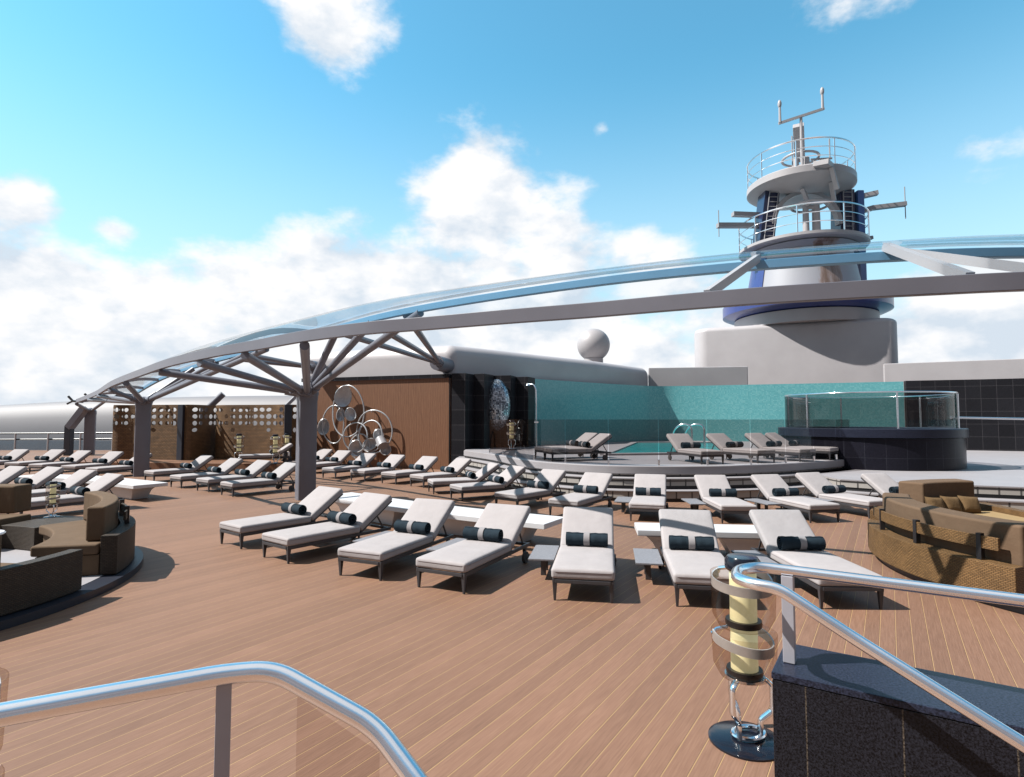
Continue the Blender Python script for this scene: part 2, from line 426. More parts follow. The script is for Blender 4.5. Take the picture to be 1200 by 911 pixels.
    def mesh(s, name, mat, bevel=0., seg=2, smooth=35., solid=0., merge=True):
        me = bpy.data.meshes.new(name); me.from_pydata(s.v, [], s.f)
        uvl = me.uv_layers.new(name='UVMap')
        for p in me.polygons:
            u = s.uv.get(p.index)
            if u and len(u) == p.loop_total:
                for k, li in enumerate(p.loop_indices): uvl.data[li].uv = u[k]
        bm = bmesh.new(); bm.from_mesh(me)
        if merge: bmesh.ops.remove_doubles(bm, verts=bm.verts, dist=1e-5)
        bmesh.ops.recalc_face_normals(bm, faces=bm.faces)
        if solid:
            bmesh.ops.solidify(bm, geom=list(bm.faces), thickness=solid)
        if bevel:
            es = [e for e in bm.edges if len(e.link_faces) == 2 and e.calc_face_angle(0) > math.radians(35)]
            bmesh.ops.bevel(bm, geom=es, offset=bevel, segments=seg, affect='EDGES', profile=.5, clamp_overlap=True)
        bm.to_mesh(me); bm.free()
        if smooth:
            me.shade_smooth(); me.set_sharp_from_angle(angle=math.radians(smooth))
        me.materials.append(mat)
        return me
    def build(s, name, mat, parent=None, **kw):
        me = s.mesh(name, mat, **kw)
        o = bpy.data.objects.new(name, me); COL.objects.link(o)
        if kw.get('bevel', 0): 
            wn = o.modifiers.new('weighted', 'WEIGHTED_NORMAL'); wn.keep_sharp = True; wn.weight = 80
        if parent: o.parent = parent
        return o

def thing(name, label, cat, loc=(0,0,0), rz=0., group=None):
    o = bpy.data.objects.new(name, None); COL.objects.link(o)
    o.empty_display_size = .1
    o.location = loc; o.rotation_euler = (0, 0, rz); o['label'] = label; o['category'] = cat
    if group: o['group'] = group
    return o
def tag(o, label, cat, group=None):
    o['label'] = label; o['category'] = cat
    if group: o['group'] = group
    return o
def structure(o): o['kind'] = 'structure'; return o
def copy_tree(o, parent=None):
    c = o.copy(); COL.objects.link(c)
    if parent: c.parent = parent
    for ch in list(o.children): copy_tree(ch, c)
    return c
def catmull(P, k=8):
    P = [Vector(p) for p in P]; out = []
    for i in range(len(P)-1):
        p0 = P[i-1] if i else 2*P[0]-P[1]; p1, p2 = P[i], P[i+1]; p3 = P[i+2] if i+2 < len(P) else 2*P[-1]-P[-2]
        for j in range(k):
            t = j/k
            out.append(.5*((2*p1)+(p2-p0)*t+(2*p0-5*p1+4*p2-p3)*t*t+(3*p1-p0-3*p2+p3)*t**3))
    out.append(P[-1]); return out
def round_path(P, r, k=6):
    P = [Vector(p) for p in P]; out = [P[0]]
    for i in range(1, len(P)-1):
        a = (P[i-1]-P[i]); b = (P[i+1]-P[i]); d = min(r, a.length*.45, b.length*.45)
        A = P[i]+a.normalized()*d; B = P[i]+b.normalized()*d
        for j in range(k+1):
            t = j/k; out.append((1-t)**2*A+2*t*(1-t)*P[i]+t*t*B)
    out.append(P[-1]); return out

# ------------------------------------------------------------------ camera
F_PX, PITCH = 671.1, .0534
cam_d = bpy.data.cameras.new('camera'); cam = bpy.data.objects.new('camera', cam_d); COL.objects.link(cam)
cam.location = (0, 0, 2.1); cam.rotation_euler = (PI/2+PITCH, 0, 0)
cam_d.sensor_width = 36; cam_d.lens = 36*F_PX/1200; cam_d.clip_start = .05; cam_d.clip_end = 60000
sc.camera = cam
sc.render.resolution_x = 1024; sc.render.resolution_y = 777

# ------------------------------------------------------------------ light
Ldir = Vector((1, .07, -1.18)).normalized()
sun_d = bpy.data.lights.new('sun', 'SUN'); sun = bpy.data.objects.new('sun', sun_d); COL.objects.link(sun)
sun_d.energy = 5.0; sun_d.angle = math.radians(.5); sun_d.color = (1, .95, .89)
sun.rotation_euler = Ldir.to_track_quat('-Z', 'Y').to_euler()
SUN_EL = math.asin(-Ldir.z); SUN_AZ = math.atan2(-Ldir.x, -Ldir.y)

def build_world():
    w = bpy.data.worlds.new('World'); sc.world = w; w.use_nodes = True
    nt = w.node_tree; bg = nt.nodes['Background']; bg.inputs[1].default_value = .05
    sky = N(nt, 'ShaderNodeTexSky'); sky.sky_type = 'NISHITA'; sky.sun_disc = False
    sky.sun_elevation = SUN_EL; sky.sun_rotation = SUN_AZ; sky.air_density = 1.; sky.dust_density = .4; sky.ozone_density = 1.5
    tint = N(nt, 'ShaderNodeMixRGB', blend_type='MULTIPLY'); tint.inputs[0].default_value = 1
    tint.inputs[2].default_value = rgb(*SKY_TINT); nt.links.new(sky.outputs[0], tint.inputs[1])
    d = N(nt, 'ShaderNodeTexCoord').outputs['Generated']
    hz_ = N(nt, 'ShaderNodeMapRange', interpolation_type='SMOOTHSTEP'); setin(hz_, From_Min=.55, From_Max=.05, To_Min=0., To_Max=.8)
    hm = N(nt, 'ShaderNodeMixRGB'); hm.inputs[2].default_value = rgb(7.6, 9.2, 9.9); nt.links.new(hz_.outputs[0], hm.inputs[0]); nt.links.new(tint.outputs[0], hm.inputs[1])
    nrm = N(nt, 'ShaderNodeVectorMath', operation='NORMALIZE'); nt.links.new(d, nrm.inputs[0]); d = nrm.outputs[0]
    mp = N(nt, 'ShaderNodeMapping'); mp.inputs['Scale'].default_value = (1, 1, 1.7); nt.links.new(d, mp.inputs[0])
    n1 = noise(nt, mp.outputs[0], 5.2, 9, .56)
    n2 = noise(nt, mp.outputs[0], 16., 6, .6)
    sp = N(nt, 'ShaderNodeSeparateXYZ'); nt.links.new(d, sp.inputs[0]); nt.links.new(sp.outputs[2], hz_.inputs[0])
    # base cover by elevation
    band = N(nt, 'ShaderNodeMapRange', interpolation_type='SMOOTHSTEP'); setin(band, From_Min=.02, From_Max=.42, To_Min=.42, To_Max=-.24)
    nt.links.new(sp.outputs[2], band.inputs[0])
    total = band.outputs[0]
    for (u, v, r, st, kz) in CLOUDS:
        x = (u-600)/F_PX; zz = -(v-455.5)/F_PX; c, s_ = math.cos(PITCH), math.sin(PITCH)
        dv = Vector((x, c-zz*s_, s_+zz*c)).normalized()
        sb = N(nt, 'ShaderNodeVectorMath', operation='SUBTRACT'); sb.inputs[1].default_value = dv; nt.links.new(d, sb.inputs[0])
        ml = N(nt, 'ShaderNodeVectorMath', operation='MULTIPLY'); ml.inputs[1].default_value = (1, 1, kz); nt.links.new(sb.outputs[0], ml.inputs[0])
        ln = N(nt, 'ShaderNodeVectorMath', operation='LENGTH'); nt.links.new(ml.outputs[0], ln.inputs[0])
        mr = N(nt, 'ShaderNodeMapRange', interpolation_type='SMOOTHSTEP'); setin(mr, From_Min=0., From_Max=r, To_Min=st, To_Max=0.)
        nt.links.new(ln.outputs['Value'], mr.inputs[0])
        ad = N(nt, 'ShaderNodeMath', operation='ADD'); nt.links.new(total, ad.inputs[0]); nt.links.new(mr.outputs[0], ad.inputs[1]); total = ad.outputs[0]
    a1 = N(nt, 'ShaderNodeMath', operation='ADD'); nt.links.new(n1, a1.inputs[0]); nt.links.new(total, a1.inputs[1])
    a2 = N(nt, 'ShaderNodeMath', operation='MULTIPLY_ADD'); a2.inputs[1].default_value = .26; nt.links.new(n2, a2.inputs[0]); nt.links.new(a1.outputs[0], a2.inputs[2])
    mask = N(nt, 'ShaderNodeMapRange', interpolation_type='SMOOTHSTEP'); setin(mask, From_Min=.675, From_Max=.91); nt.links.new(a2.outputs[0], mask.inputs[0])
    n3 = noise(nt, mp.outputs[0], 7., 5, .5)
    up = N(nt, 'ShaderNodeVectorMath', operation='ADD'); up.inputs[1].default_value = (-.030, 0., .050); nt.links.new(mp.outputs[0], up.inputs[0])
    n1u = noise(nt, up.outputs[0], 5.2, 6, .56)
    df = N(nt, 'ShaderNodeMath', operation='SUBTRACT'); nt.links.new(n1, df.inputs[0]); nt.links.new(n1u, df.inputs[1])
    sf = N(nt, 'ShaderNodeMath', operation='MULTIPLY_ADD'); sf.inputs[1].default_value = 2.2; nt.links.new(df.outputs[0], sf.inputs[0]); nt.links.new(n3, sf.inputs[2])
    ccol = ramp(nt, sf.outputs[0], [(.22, rgb(7.0, 7.9, 8.9)), (.62, rgb(10.4, 10.4, 10.5))])
    mx = N(nt, 'ShaderNodeMixRGB'); nt.links.new(mask.outputs[0], mx.inputs[0]); nt.links.new(hm.outputs[0], mx.inputs[1]); nt.links.new(ccol, mx.inputs[2])
    # out-of-view white veil added overhead to neutralise the ambient and brighten rail reflections
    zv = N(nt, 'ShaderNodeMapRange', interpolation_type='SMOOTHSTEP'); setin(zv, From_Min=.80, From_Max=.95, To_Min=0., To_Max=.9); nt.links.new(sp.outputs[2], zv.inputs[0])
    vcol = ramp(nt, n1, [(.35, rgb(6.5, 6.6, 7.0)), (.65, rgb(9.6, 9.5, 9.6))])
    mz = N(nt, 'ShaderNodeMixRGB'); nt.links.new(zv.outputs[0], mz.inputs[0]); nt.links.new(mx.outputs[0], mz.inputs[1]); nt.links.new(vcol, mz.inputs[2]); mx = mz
    # unseen grey cloud added low behind the camera to darken and neutralise the fill
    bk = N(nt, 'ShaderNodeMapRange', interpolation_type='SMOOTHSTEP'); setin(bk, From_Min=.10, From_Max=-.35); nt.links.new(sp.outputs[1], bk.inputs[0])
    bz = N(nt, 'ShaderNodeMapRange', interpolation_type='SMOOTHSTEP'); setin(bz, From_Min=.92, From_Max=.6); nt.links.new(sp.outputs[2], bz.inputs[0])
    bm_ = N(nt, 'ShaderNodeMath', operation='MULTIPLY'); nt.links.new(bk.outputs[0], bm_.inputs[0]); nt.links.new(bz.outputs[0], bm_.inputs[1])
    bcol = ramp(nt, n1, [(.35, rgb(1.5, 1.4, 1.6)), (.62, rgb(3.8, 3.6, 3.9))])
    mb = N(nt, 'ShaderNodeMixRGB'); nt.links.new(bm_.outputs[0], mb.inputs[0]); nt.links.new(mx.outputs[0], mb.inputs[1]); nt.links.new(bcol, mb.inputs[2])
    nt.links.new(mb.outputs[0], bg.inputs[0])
SKY_TINT = (1.34, 2.70, 2.50)
CLOUDS = [(395, 10, .17, .62, 1.0), (25, 228, .085, .34, 1.3), (135, 266, .05, .32, 1.5), (540, 205, .15, .40, 1.0), (620, 250, .22, .40, 1.2),
          (400, 300, .30, .35, 1.3), (150, 340, .26, .22, 1.7), (760, 285, .14, .28, 1.3), (705, 148, .045, .40, 1.2), (975, 0, .17, .46, 1.6), (1170, 178, .12, .38, 1.6), (1130, 165, .05, .2, 1.5),
          (560, 390, .5, .20, 2.0), (1150, 400, .25, .12, 1.5), (980, 230, .3, -.14, 1.0), (200, 120, .3, -.10, 1.0)]
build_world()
sc.view_settings.view_transform = 'Standard'; sc.view_settings.look = 'None'
sc.view_settings.exposure = .98; sc.view_settings.gamma = 1.
sc.render.engine = 'CYCLES'
sc.cycles.max_bounces = 8; sc.cycles.transparent_max_bounces = 16; sc.cycles.diffuse_bounces = 4; sc.cycles.glossy_bounces = 4

# ------------------------------------------------------------------ sea and deck
m = MB(); R = 30000
m.add([(R*math.cos(2*PI*k/64), R*math.sin(2*PI*k/64), -26) for k in range(64)], [tuple(range(64))])
structure(m.build('sea', M['sea'], smooth=0))
m = MB(); m.prism([(-37, -9), (36, -9), (36, 60), (-19, 60), (-19, 39), (-37, 39)], -.5, 0)
structure(m.build('deck', M['deck'], smooth=0))

# ------------------------------------------------------------------ pool platform, steps, landing
PLAT = catmull([(-1.92, 22.9, 0), (-.7, 20.4, 0), (.5, 17.3, 0), (2.2, 15.6, 0), (4.1, 15.2, 0), (6.25, 15.5, 0), (8.0, 16.25, 0), (9.95, 17.5, 0), (11.3, 18.75, 0)], 5)
def offset(path, d):
    out = []
    for i, p in enumerate(path):
        t = (path[min(i+1, len(path)-1)]-path[max(i-1, 0)]).normalized(); out.append(p+Vector((t.y, -t.x, 0))*d)
    return out
def close_plat(path, x1=(11.4, 19.2), back=((17, 34), (-1.9, 34))):
    return [(p.x, p.y) for p in path]+[x1]+list(back)
RIM = [(3.15, 19.7), (7.7, 20.5), (10.6, 29.6), (6.3, 29.6)]        # pool outline
pl = MB(); pl.prism(close_plat(PLAT, (11.3, 18.75+.4)), .64, .86)
structure(pl.build('pool_platform', M['stone'], bevel=.03, smooth=30))
st = MB(); st.prism(close_plat(offset(PLAT, -.05), (11.2, 19.2)), 0, .639); structure(st.build('platform_riser', M['risertile'], smooth=30))
step_z = [(.30, .57), (.60, .285)]
for i, (off, z) in enumerate(step_z):
    path = offset(PLAT, off)
    t_ = MB(); t_.prism(close_plat(path, (11.9+off, 18.9)), z-.03, z); structure(t_.build('pool_step_tread', M['stone'], bevel=.008, smooth=30))
    r_ = MB(); r_.prism(close_plat(offset(PLAT, off-.03), (11.8+off, 18.95)), z-.27+.075, z-.03); structure(r_.build('pool_step_riser', M['risertile'], smooth=30))
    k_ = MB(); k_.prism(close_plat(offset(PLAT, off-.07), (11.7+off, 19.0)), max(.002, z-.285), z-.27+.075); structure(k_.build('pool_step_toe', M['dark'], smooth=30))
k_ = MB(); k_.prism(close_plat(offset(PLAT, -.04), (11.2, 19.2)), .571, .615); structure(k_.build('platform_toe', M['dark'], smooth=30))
LAND = [(8.4, 14.75), (9.2, 14.05), (10.4, 13.5), (11.6, 13.0), (14, 12.3), (18, 11.6), (30, 11)]
def land(off): return [(p[0]-off*.25, p[1]-off) for p in LAND]
for z, off in ((.57, 0), (.285, .36)):
    lp = land(off)
    a = MB(); a.prism(lp+[(30, 32), (8.5, 32)], z-.03, z); structure(a.build('landing_floor' if z > .5 else 'landing_tread', M['stone'], smooth=30))
    a = MB(); a.prism([(p[0], p[1]+.03) for p in lp]+[(30, 31.9), (8.5, 31.9)], z-.27+.075, z-.0301); structure(a.build('landing_riser', M['risertile'], smooth=30))
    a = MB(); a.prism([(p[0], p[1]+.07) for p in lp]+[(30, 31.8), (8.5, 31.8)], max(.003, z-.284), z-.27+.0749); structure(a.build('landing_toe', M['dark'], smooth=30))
a = MB(); a.sector((15, 27), 8.2, 9.6, 230, 300, .5705, .575, 24); structure(a.build('landing_inlay', M['inlay'], smooth=0))

# pool: water sheet inside a raised coping
rim = MB(); RP = [Vector((p[0], p[1], .885)) for p in RIM]; RP = round_path(RP+[RP[0]], .8)
water = MB(); water.add([(p[0], p[1], .875) for p in RIM], [(0, 1, 2, 3)]); structure(water.build('pool_water', M['pool'], smooth=0))
for i in range(4):
    rim.beam((RIM[i][0], RIM[i][1], .895), (RIM[(i+1) % 4][0], RIM[(i+1) % 4][1], .895), .3-.002*i, .07-.003*i)
structure(rim.build('pool_coping', M['stone'], bevel=.01))

# ------------------------------------------------------------------ teal wall, black panels, deckhouse
TEAL = catmull([(-.2, 26.0, 0), (1.4, 27.6, 0), (4.5, 30.4, 0), (6.6, 32.1, 0), (8.5, 33.3, 0), (10.6, 32.9, 0), (14., 31.6, 0), (17.6, 30.2, 0), (20.0, 29.2, 0)], 6)
w = MB(); w.wall([(p.x, p.y) for p in TEAL], .57, 4.02, .3)
tag(w.build('mosaic_wall', M['teal'], smooth=50), 'curved teal mosaic wall behind the swimming pool', 'wall')
w = MB(); w.wall([(20.05, 29.1), (21.4, 28.6), (23., 28.0), (25, 27.0), (31, 25)], .57, 4.05, .35)
tag(w.build('tiled_wall', M['blacktile'], smooth=20), 'long black tiled wall to the right of the round hot tub', 'wall')

panels = [((-2.52, 23.8), (-1.92, 23.55), 4.0), ((-1.62, 24.3), (-1.17, 24.1), 4.02), ((-1.1, 25.3), (-.05, 25.0), 4.02), ((.0, 25.9), (.72, 25.6), 4.0)]
labels = ['black tiled slab at the right edge of the wooden wall', 'black tiled slab just left of the silver mosaic shell',
          'black tiled slab holding the silver mosaic shell', 'black tiled slab between silver shell and teal wall']
for (a, b, zt), lb in zip(panels, labels):
    w = MB(); w.wall([a, b], 0 if a[0] < -2 else .57, zt, .9)
    tag(w.build('tiled_slab', M['blacktile'], bevel=.01), lb, 'wall', 'black tiled slabs beside the pool')
sh = MB(); sh.ell((-.66, 24.95, 2.7), .60, .5, 1.15, 28, 20)
tag(sh.build('mosaic_shell', M['silvermos']), 'tall silver mosaic shell bulging from the black tiled slabs', 'artwork')

# wood wall
ww = thing('wooden_wall', 'brown wooden wall carrying the ring sculpture', 'wall', (-6, 25, 0))
def local(o, P): return Vector(P)-o.location
A_, B_ = Vector((-9.7, 26.55, 0)), Vector((-2.56, 23.82, 0))
def onwall(s, out, z):      # point on the wood wall: s metres from its right end, out metres in front
    d = (A_-B_).normalized(); n = Vector((-d.y, d.x, 0))
    if n.y > 0: n = -n
    return B_+d*s+n*out+Vector((0, 0, z))
w = MB(); w.wall([(A_.x+6, A_.y-25), (B_.x+6, B_.y-25)], 0, 3.82, .3); w.build('wood_panel', M['wood'], ww, smooth=0)
w = MB(); w.beam(local(ww, A_+Vector((0, .13, 3.9))), local(ww, B_+Vector((0, .13, 3.9))), .38, .157); w.build('top_trim', M['blacktile'], ww)
w = MB(); w.beam(local(ww, onwall(.03, .01, 0)), local(ww, onwall(.03, .01, 3.818)), .06, .06); w.build('edge_trim', M['black'], ww)

# white deckhouse with a rounded roof edge
def deckhouse():
    out = [(-13.0, 40.0), (-9.75, 26.9), (-2.55, 24.14), (-.2, 26.35), (1.4, 27.95), (4.5, 30.8), (8.5, 35.5), (8.5, 46), (-13.2, 46)]
    P = [Vector((p[0], p[1], 0)) for p in out]
    P = round_path([P[-1]]+P+[P[0]], .35, 5)[1:-1]
    C = Vector((-3, 36, 0)); m = MB(); n = len(P); rings = []
    R_ = .55; ZT = 5.3
    prof = [(0, .02), (0, ZT-R_)]+[(R_*(1-math.cos(t)), ZT-R_+R_*math.sin(t)) for t in [PI/2*k/7 for k in range(1, 8)]]+[(2.5, ZT+.12)]
    for (ins, z) in prof:
        rg = []
        for i in range(n):
            t = (P[(i+1) % n]-P[i-1]).normalized(); nr = Vector((-t.y, t.x, 0))
            rg.append(P[i]+nr*ins+Vector((0, 0, z)))
        rings.append(rg)
    vs = [p for rg in rings for p in rg]; fs = []
    for r in range(len(rings)-1):
        for i in range(n): fs.append((r*n+i, r*n+(i+1) % n, (r+1)*n+(i+1) % n, (r+1)*n+i))
    fs.append(tuple((len(rings)-1)*n+i for i in range(n)))
    m.add(vs, fs); return m.build('deckhouse', M['superwhite'], smooth=50)
tag(deckhouse(), 'low white deckhouse with rounded roof edge behind the wooden and teal walls', 'building')
w = MB(); w.wall([(8.52, 35.6), (11.5, 35.1), (14.3, 34.6)], .57, 5.3, .5, )
tag(w.build('bulwark', M['superwhite'], bevel=.05), 'short pinkish white bulwark between the deckhouse and the mast house', 'wall')
w = MB(); w.wall([(23.2, 35.6), (28.2, 33.0), (30.8, 31.6)], .57, 5.55, .5); tag(w.build('bulwark', M['superwhite'], bevel=.05), 'grey bulwark above the black tiled wall right of the mast house', 'wall')
w = MB(); w.wall([(30.0, 30.2), (33.0, 28.8)], .57, 5.65, .5); tag(w.build('bulwark', M['superwhite'], bevel=.05), 'lighter bulwark end at the right edge, above the black tiles', 'wall')

# radome
rd = thing('radome', 'white satellite radome ball on the deckhouse roof', 'radome', (5.15, 36, 5.3))
q = MB(); q.ell((0, 0, 1.48), 1.03, 1.03, 1.03, 28, 18); q.build('dome', M['mastwhite'], rd)
q = MB(); q.lathe([(0, 0), (.75, 0), (.72, .12), (.6, .2), (.6, .62), (0, .66)], n=24); q.build('pedestal', M['mastwhite'], rd)

# mast house
def rounded_block(c, w, d, z0, z1, rz, rv, rt, seg=6):
    m = MB(); P = []
    for (sx, sy, a0) in ((1, 1, 0), (-1, 1, PI/2), (-1, -1, PI), (1, -1, 1.5*PI)):
        for k in range(seg+1):
            a = a0+PI/2*k/seg; P.append(((sx*(w/2-rv)+rv*math.cos(a)), (sy*(d/2-rv)+rv*math.sin(a)), rv*0))
    rings = [(0, z0), (0, z1-rt)]+[(rt*(1-math.cos(PI/2*k/5)), z1-rt+rt*math.sin(PI/2*k/5)) for k in range(1, 6)]
    cr, sr = math.cos(rz), math.sin(rz); vs = []; fs = []; n = len(P)
    for ins, z in rings:
        for p in P:
            x = p[0]*(1-ins*2/w); y = p[1]*(1-ins*2/d); vs.append((c[0]+cr*x-sr*y, c[1]+sr*x+cr*y, z))
    for r in range(len(rings)-1):
        for i in range(n): fs.append((r*n+i, r*n+(i+1) % n, (r+1)*n+(i+1) % n, (r+1)*n+i))
    fs.append(tuple((len(rings)-1)*n+i for i in range(n))); fs.append(tuple(range(n-1, -1, -1)))
    m.add(vs, fs); return m
tag(rounded_block((20.6, 42.6), 12.8, 7.5, .58, 8.75, -.40, 1.0, .35).build('mast_house', M['superwhite'], smooth=50),
    'big pale block with rounded corners carrying the radar mast', 'building')

# ------------------------------------------------------------------ radar mast
MX, MY = 21.75, 42.4
mast = thing('radar_mast', 'tall ship radar mast with two round railed platforms on navy legs', 'mast', (MX, MY, 8.7))
def mp_(P): return Vector((P[0], P[1], P[2]-8.7))
q = MB(); q.lathe([(0, .01), (4.8, .01), (4.8, .84), (0, .84)], n=48); q.build('drum', M['superwhite'], mast)
q = MB(); q.lathe([(4.0, .85), (5.2, .95), (5.65, 1.15), (5.65, 1.9), (5.45, 2.0), (4.0, 2.0)], n=64); q.build('blue_collar', M['blue'], mast)
q = MB(); q.lathe([(4.0, 2.0), (3.35, 5.5), (3.7, 5.85), (0, 5.9)], n=48); q.build('tower_drum', M['rust'], mast)
q = MB(); q.lathe([(4.06, 2.0), (3.42, 5.5)], n=14, a0=-.55, a1=.35); q.build('blue_side', M['blue'], mast, solid=.08); q = MB(); q.lathe([(4.06, 2.0), (3.42, 5.5)], n=8, a0=2.9, a1=3.5); q.build('blue_side', M['blue'], mast, solid=.08)
q = MB(); q.lathe([(0, 5.92), (4.3, 5.92), (4.4, 6.0), (4.4, 6.2), (0, 6.25)], n=56); q.build('lower_platform', M['mastwhite'], mast)
q = MB(); q.lathe([(0, 10.0), (2.1, 10.05), (3.4, 10.35), (3.72, 10.6), (3.72, 11.05), (3.6, 11.15), (0, 11.2)], n=64); q.build('upper_platform', M['mastwhite'], mast)
def ring_rail(name, r, z, h, n, a0=0., a1=2*PI, nr=3):
    full = abs(a1-a0-2*PI) < 1e-6
    root = MB(); k = 56
    for j in range(nr):
        zz = z+h*(j+1)/nr
        pts = [(r*math.cos(a0+(a1-a0)*i/k), r*math.sin(a0+(a1-a0)*i/k), zz) for i in range(k if full else k+1)]
        root.tube(pts, .055 if j == nr-1 else .03, 6, closed=full)
    o = root.build(name, M['steel'], mast)
    for i in range(n):
        a = a0+(a1-a0)*i/(n if full else n-1); p = MB()
        p.cyl((r*math.cos(a), r*math.sin(a), z), (r*math.cos(a), r*math.sin(a), z+h), .05, n=8); p.build('rail_post', M['steel'], o)
ring_rail('upper_railing', 3.64, 11.05, 1.9, 9)
ring_rail('lower_railing', 4.35, 6.2, 1.9, 9)
for sgn, lx, topx in ((-1, -3.05, -2.45), (1, 2.95, 3.05)):
    q = MB(); w_ = .55
    b4 = [(lx-w_, -1.0), (lx+w_, -1.0), (lx+w_, .4), (lx-w_, .4)]; t4 = [(topx-w_, -.9), (topx+w_, -.9), (topx+w_, .4), (topx-w_, .4)]
    q.add([(x, y, 6.2) for x, y in b4]+[(x, y, 10.4) for x, y in t4], [(3,2,1,0),(4,5,6,7),(0,1,5,4),(1,2,6,5),(2,3,7,6),(3,0,4,7)])
    q.build('leg', M['navy'], mast, bevel=.05)
    l = MB(); xb, xt = lx-.05*sgn, topx-.05*sgn
    for dx in (-.32, .32): l.cyl((xb+dx, -1.12, 6.25), (xt+dx, -1.02, 10.3), .035, n=6)
    for i in range(11):
        t = (i+.5)/11; x = xb+(xt-xb)*t; y = -1.12+.1*t; z = 6.25+4.05*t; l.cyl((x-.32, y, z), (x+.32, y, z), .028, n=6)
    l.build('ladder', M['antenna'], mast)
q = MB(); q.box((4.0, .2, 6.6), (.5, 2.4, 7.4)); q.build('blue_fin', M['finblue'], mast, bevel=.08)
# arch between the legs
q = MB(); pts = []
for k in range(25):
    a = PI*k/24; pts.append((-.0-2.45*math.cos(a), -.75, 7.75+2.4*math.sin(a)))
for i in range(24): q.beam(pts[i], pts[i+1], .55, .3, up=(pts[i][0]+.001, 0, pts[i][2]-7.75))
q.build('arch', M['mastwhite'], mast)
# radar groups
def radar(cx, cy, z, tall, nm):
    r = MB(); r.cyl((cx-.35, cy, z), (cx-.35, cy, z+tall), .24, .2, 14); r.cyl((cx+.40, cy, z), (cx+.40, cy, z+tall), .30, .26, 14)
    r.cyl((cx-.35, cy, z+tall-.15), (cx+.4, cy, z+tall-.15), .16, n=10); o = r.build(nm, M['mastwhite'], mast)
    g_ = MB(); g_.tube([(cx+1.25*math.cos(2*PI*i/32), cy+1.25*math.sin(2*PI*i/32), z+tall-.05) for i in range(32)], .09, 8, closed=True); g_.build('guard_ring', M['mastwhite'], o)
    return o
o = radar(-.1, -1.6, 6.2, 2.7, 'radar_pedestal')
q = MB(); q.beam((.9, -2.6, 10.2), (1.3, -2.2, 9.0), .28, .2); q.build('radar_arm', M['mastwhite'], o); q = MB(); q.beam((-.95, -2.2, 9.9), (-.35, -1.9, 8.8), .28, .2); q.build('radar_arm', M['mastwhite'], o)
o = radar(.0, -.2, 11.15, 1.9, 'radar_pedestal')
q = MB(); q.beam((-.5, -1.0, 15.2), (.35, .6, 13.6), .75, .6); q.build('radar_scanner', M['mastwhite'], o, bevel=.05)
q = MB(); q.beam((-.6, -3.4, 10.95), (.1, -4.1, 10.85), 1.2, .35); q.beam((.2, -3.9, 10.7), (.9, -3.3, 9.4), .3, .2); q.build('radar_bracket', M['mastwhite'], mast, bevel=.03)
# T antenna, whips, yards
q = MB(); q.cyl((-.6, -1.6, 11.1), (-.6, -1.6, 15.6), .12, .1, 8); q.beam((-2.15, -1.4, 15.1), (.95, -1.9, 15.95), .16, .16)
q.cyl((-2.05, -1.42, 15.15), (-2.05, -1.42, 16.6), .1, .08, 8); q.cyl((.85, -1.88, 15.9), (.85, -1.88, 17.3), .1, .08, 8)
q.ell((-2.05, -1.42, 16.55), .14, .14, .32, 10, 8); q.ell((.85, -1.88, 17.25), .14, .14, .32, 10, 8); q.build('crossbar_antenna', M['mastwhite'], mast)
q = MB(); q.cyl((2.05, -.5, 12.9), (2.05, -.5, 14.4), .05, n=6); q.beam((.6, -.5, 12.8), (2.2, -.5, 12.9), .12, .12); q.cyl((-.75, -.5, 11.2), (-.75, -.5, 14.6), .05, n=6); q.build('stub_antenna', M['antenna'], mast)
q = MB(); q.beam((3.6, .2, 10.0), (5.6, -.4, 10.3), .45, .3); q.build('yardarm', M['antenna'], mast); q = MB(); q.beam((3.6, -.2, 8.7), (5.2, -.4, 9.15), .45, .32); q.beam((5.2, -.4, 9.15), (7.4, -.8, 9.3), .4, .3)
q.cyl((7.35, -.8, 8.2), (7.35, -.8, 10.6), .035, n=5); q.build('yardarm', M['antenna'], mast); q = MB(); q.beam((4.1, .2, 6.9), (5.4, .2, 7.05), .5, .25); q.build('yardarm', M['antenna'], mast)
q = MB(); q.beam((-3.2, 0, 8.75), (-5.2, -.2, 8.75), .45, .3); q.build('yardarm', M['antenna'], mast); q = MB(); q.beam((-3.2, -.3, 7.85), (-6.5, -.6, 7.75), .45, .32); q.cyl((-6.4, -.6, 6.9), (-6.4, -.6, 8.9), .035, n=5); q.build('yardarm', M['antenna'], mast)
mast.scale = (1, 1, 1)

# ------------------------------------------------------------------ glass canopy
FAS = [(-22.8, 30.0, 2.95), (-17.6, 24.2, 3.08), (-13.4, 19.2, 3.20), (-10.1, 15.57, 3.27), (-8.09, 13.5, 3.34), (-6.11, 11.75, 3.38), (-4.74, 10.7, 3.40), (-3.55, 9.75, 3.42), (-2.28, 8.9, 3.42),
       (-1.27, 8.45, 3.42), (0., 7.85, 3.42), (1.0, 7.42, 3.42), (2.05, 6.9, 3.42), (2.91, 6.52, 3.42), (3.73, 6.25, 3.42), (4.49, 6.04, 3.42), (5.2, 5.86, 3.42), (6.6, 5.65, 3.42), (8.2, 5.55, 3.42)]
BACK = [(-21.2, 32.0, 3.5), (-16.2, 26.2, 3.95), (-12.6, 22.3, 4.15), (-9.8, 19.6, 4.28), (-7.4, 17.2, 4.35), (-4.9, 14.6, 4.38), (-2.5, 12.0, 4.38), (.2, 9.9, 4.38), (2.7, 8.5, 4.38), (5.5, 7.65, 4.38), (8.4, 7.5, 4.38)]
FC = catmull(FAS, 6); BC = catmull(BACK, 8)
canopy = thing('glass_canopy', 'long curved glass canopy on grey branching columns sweeping over the loungers', 'canopy', (-5.44, 15.2, 0))
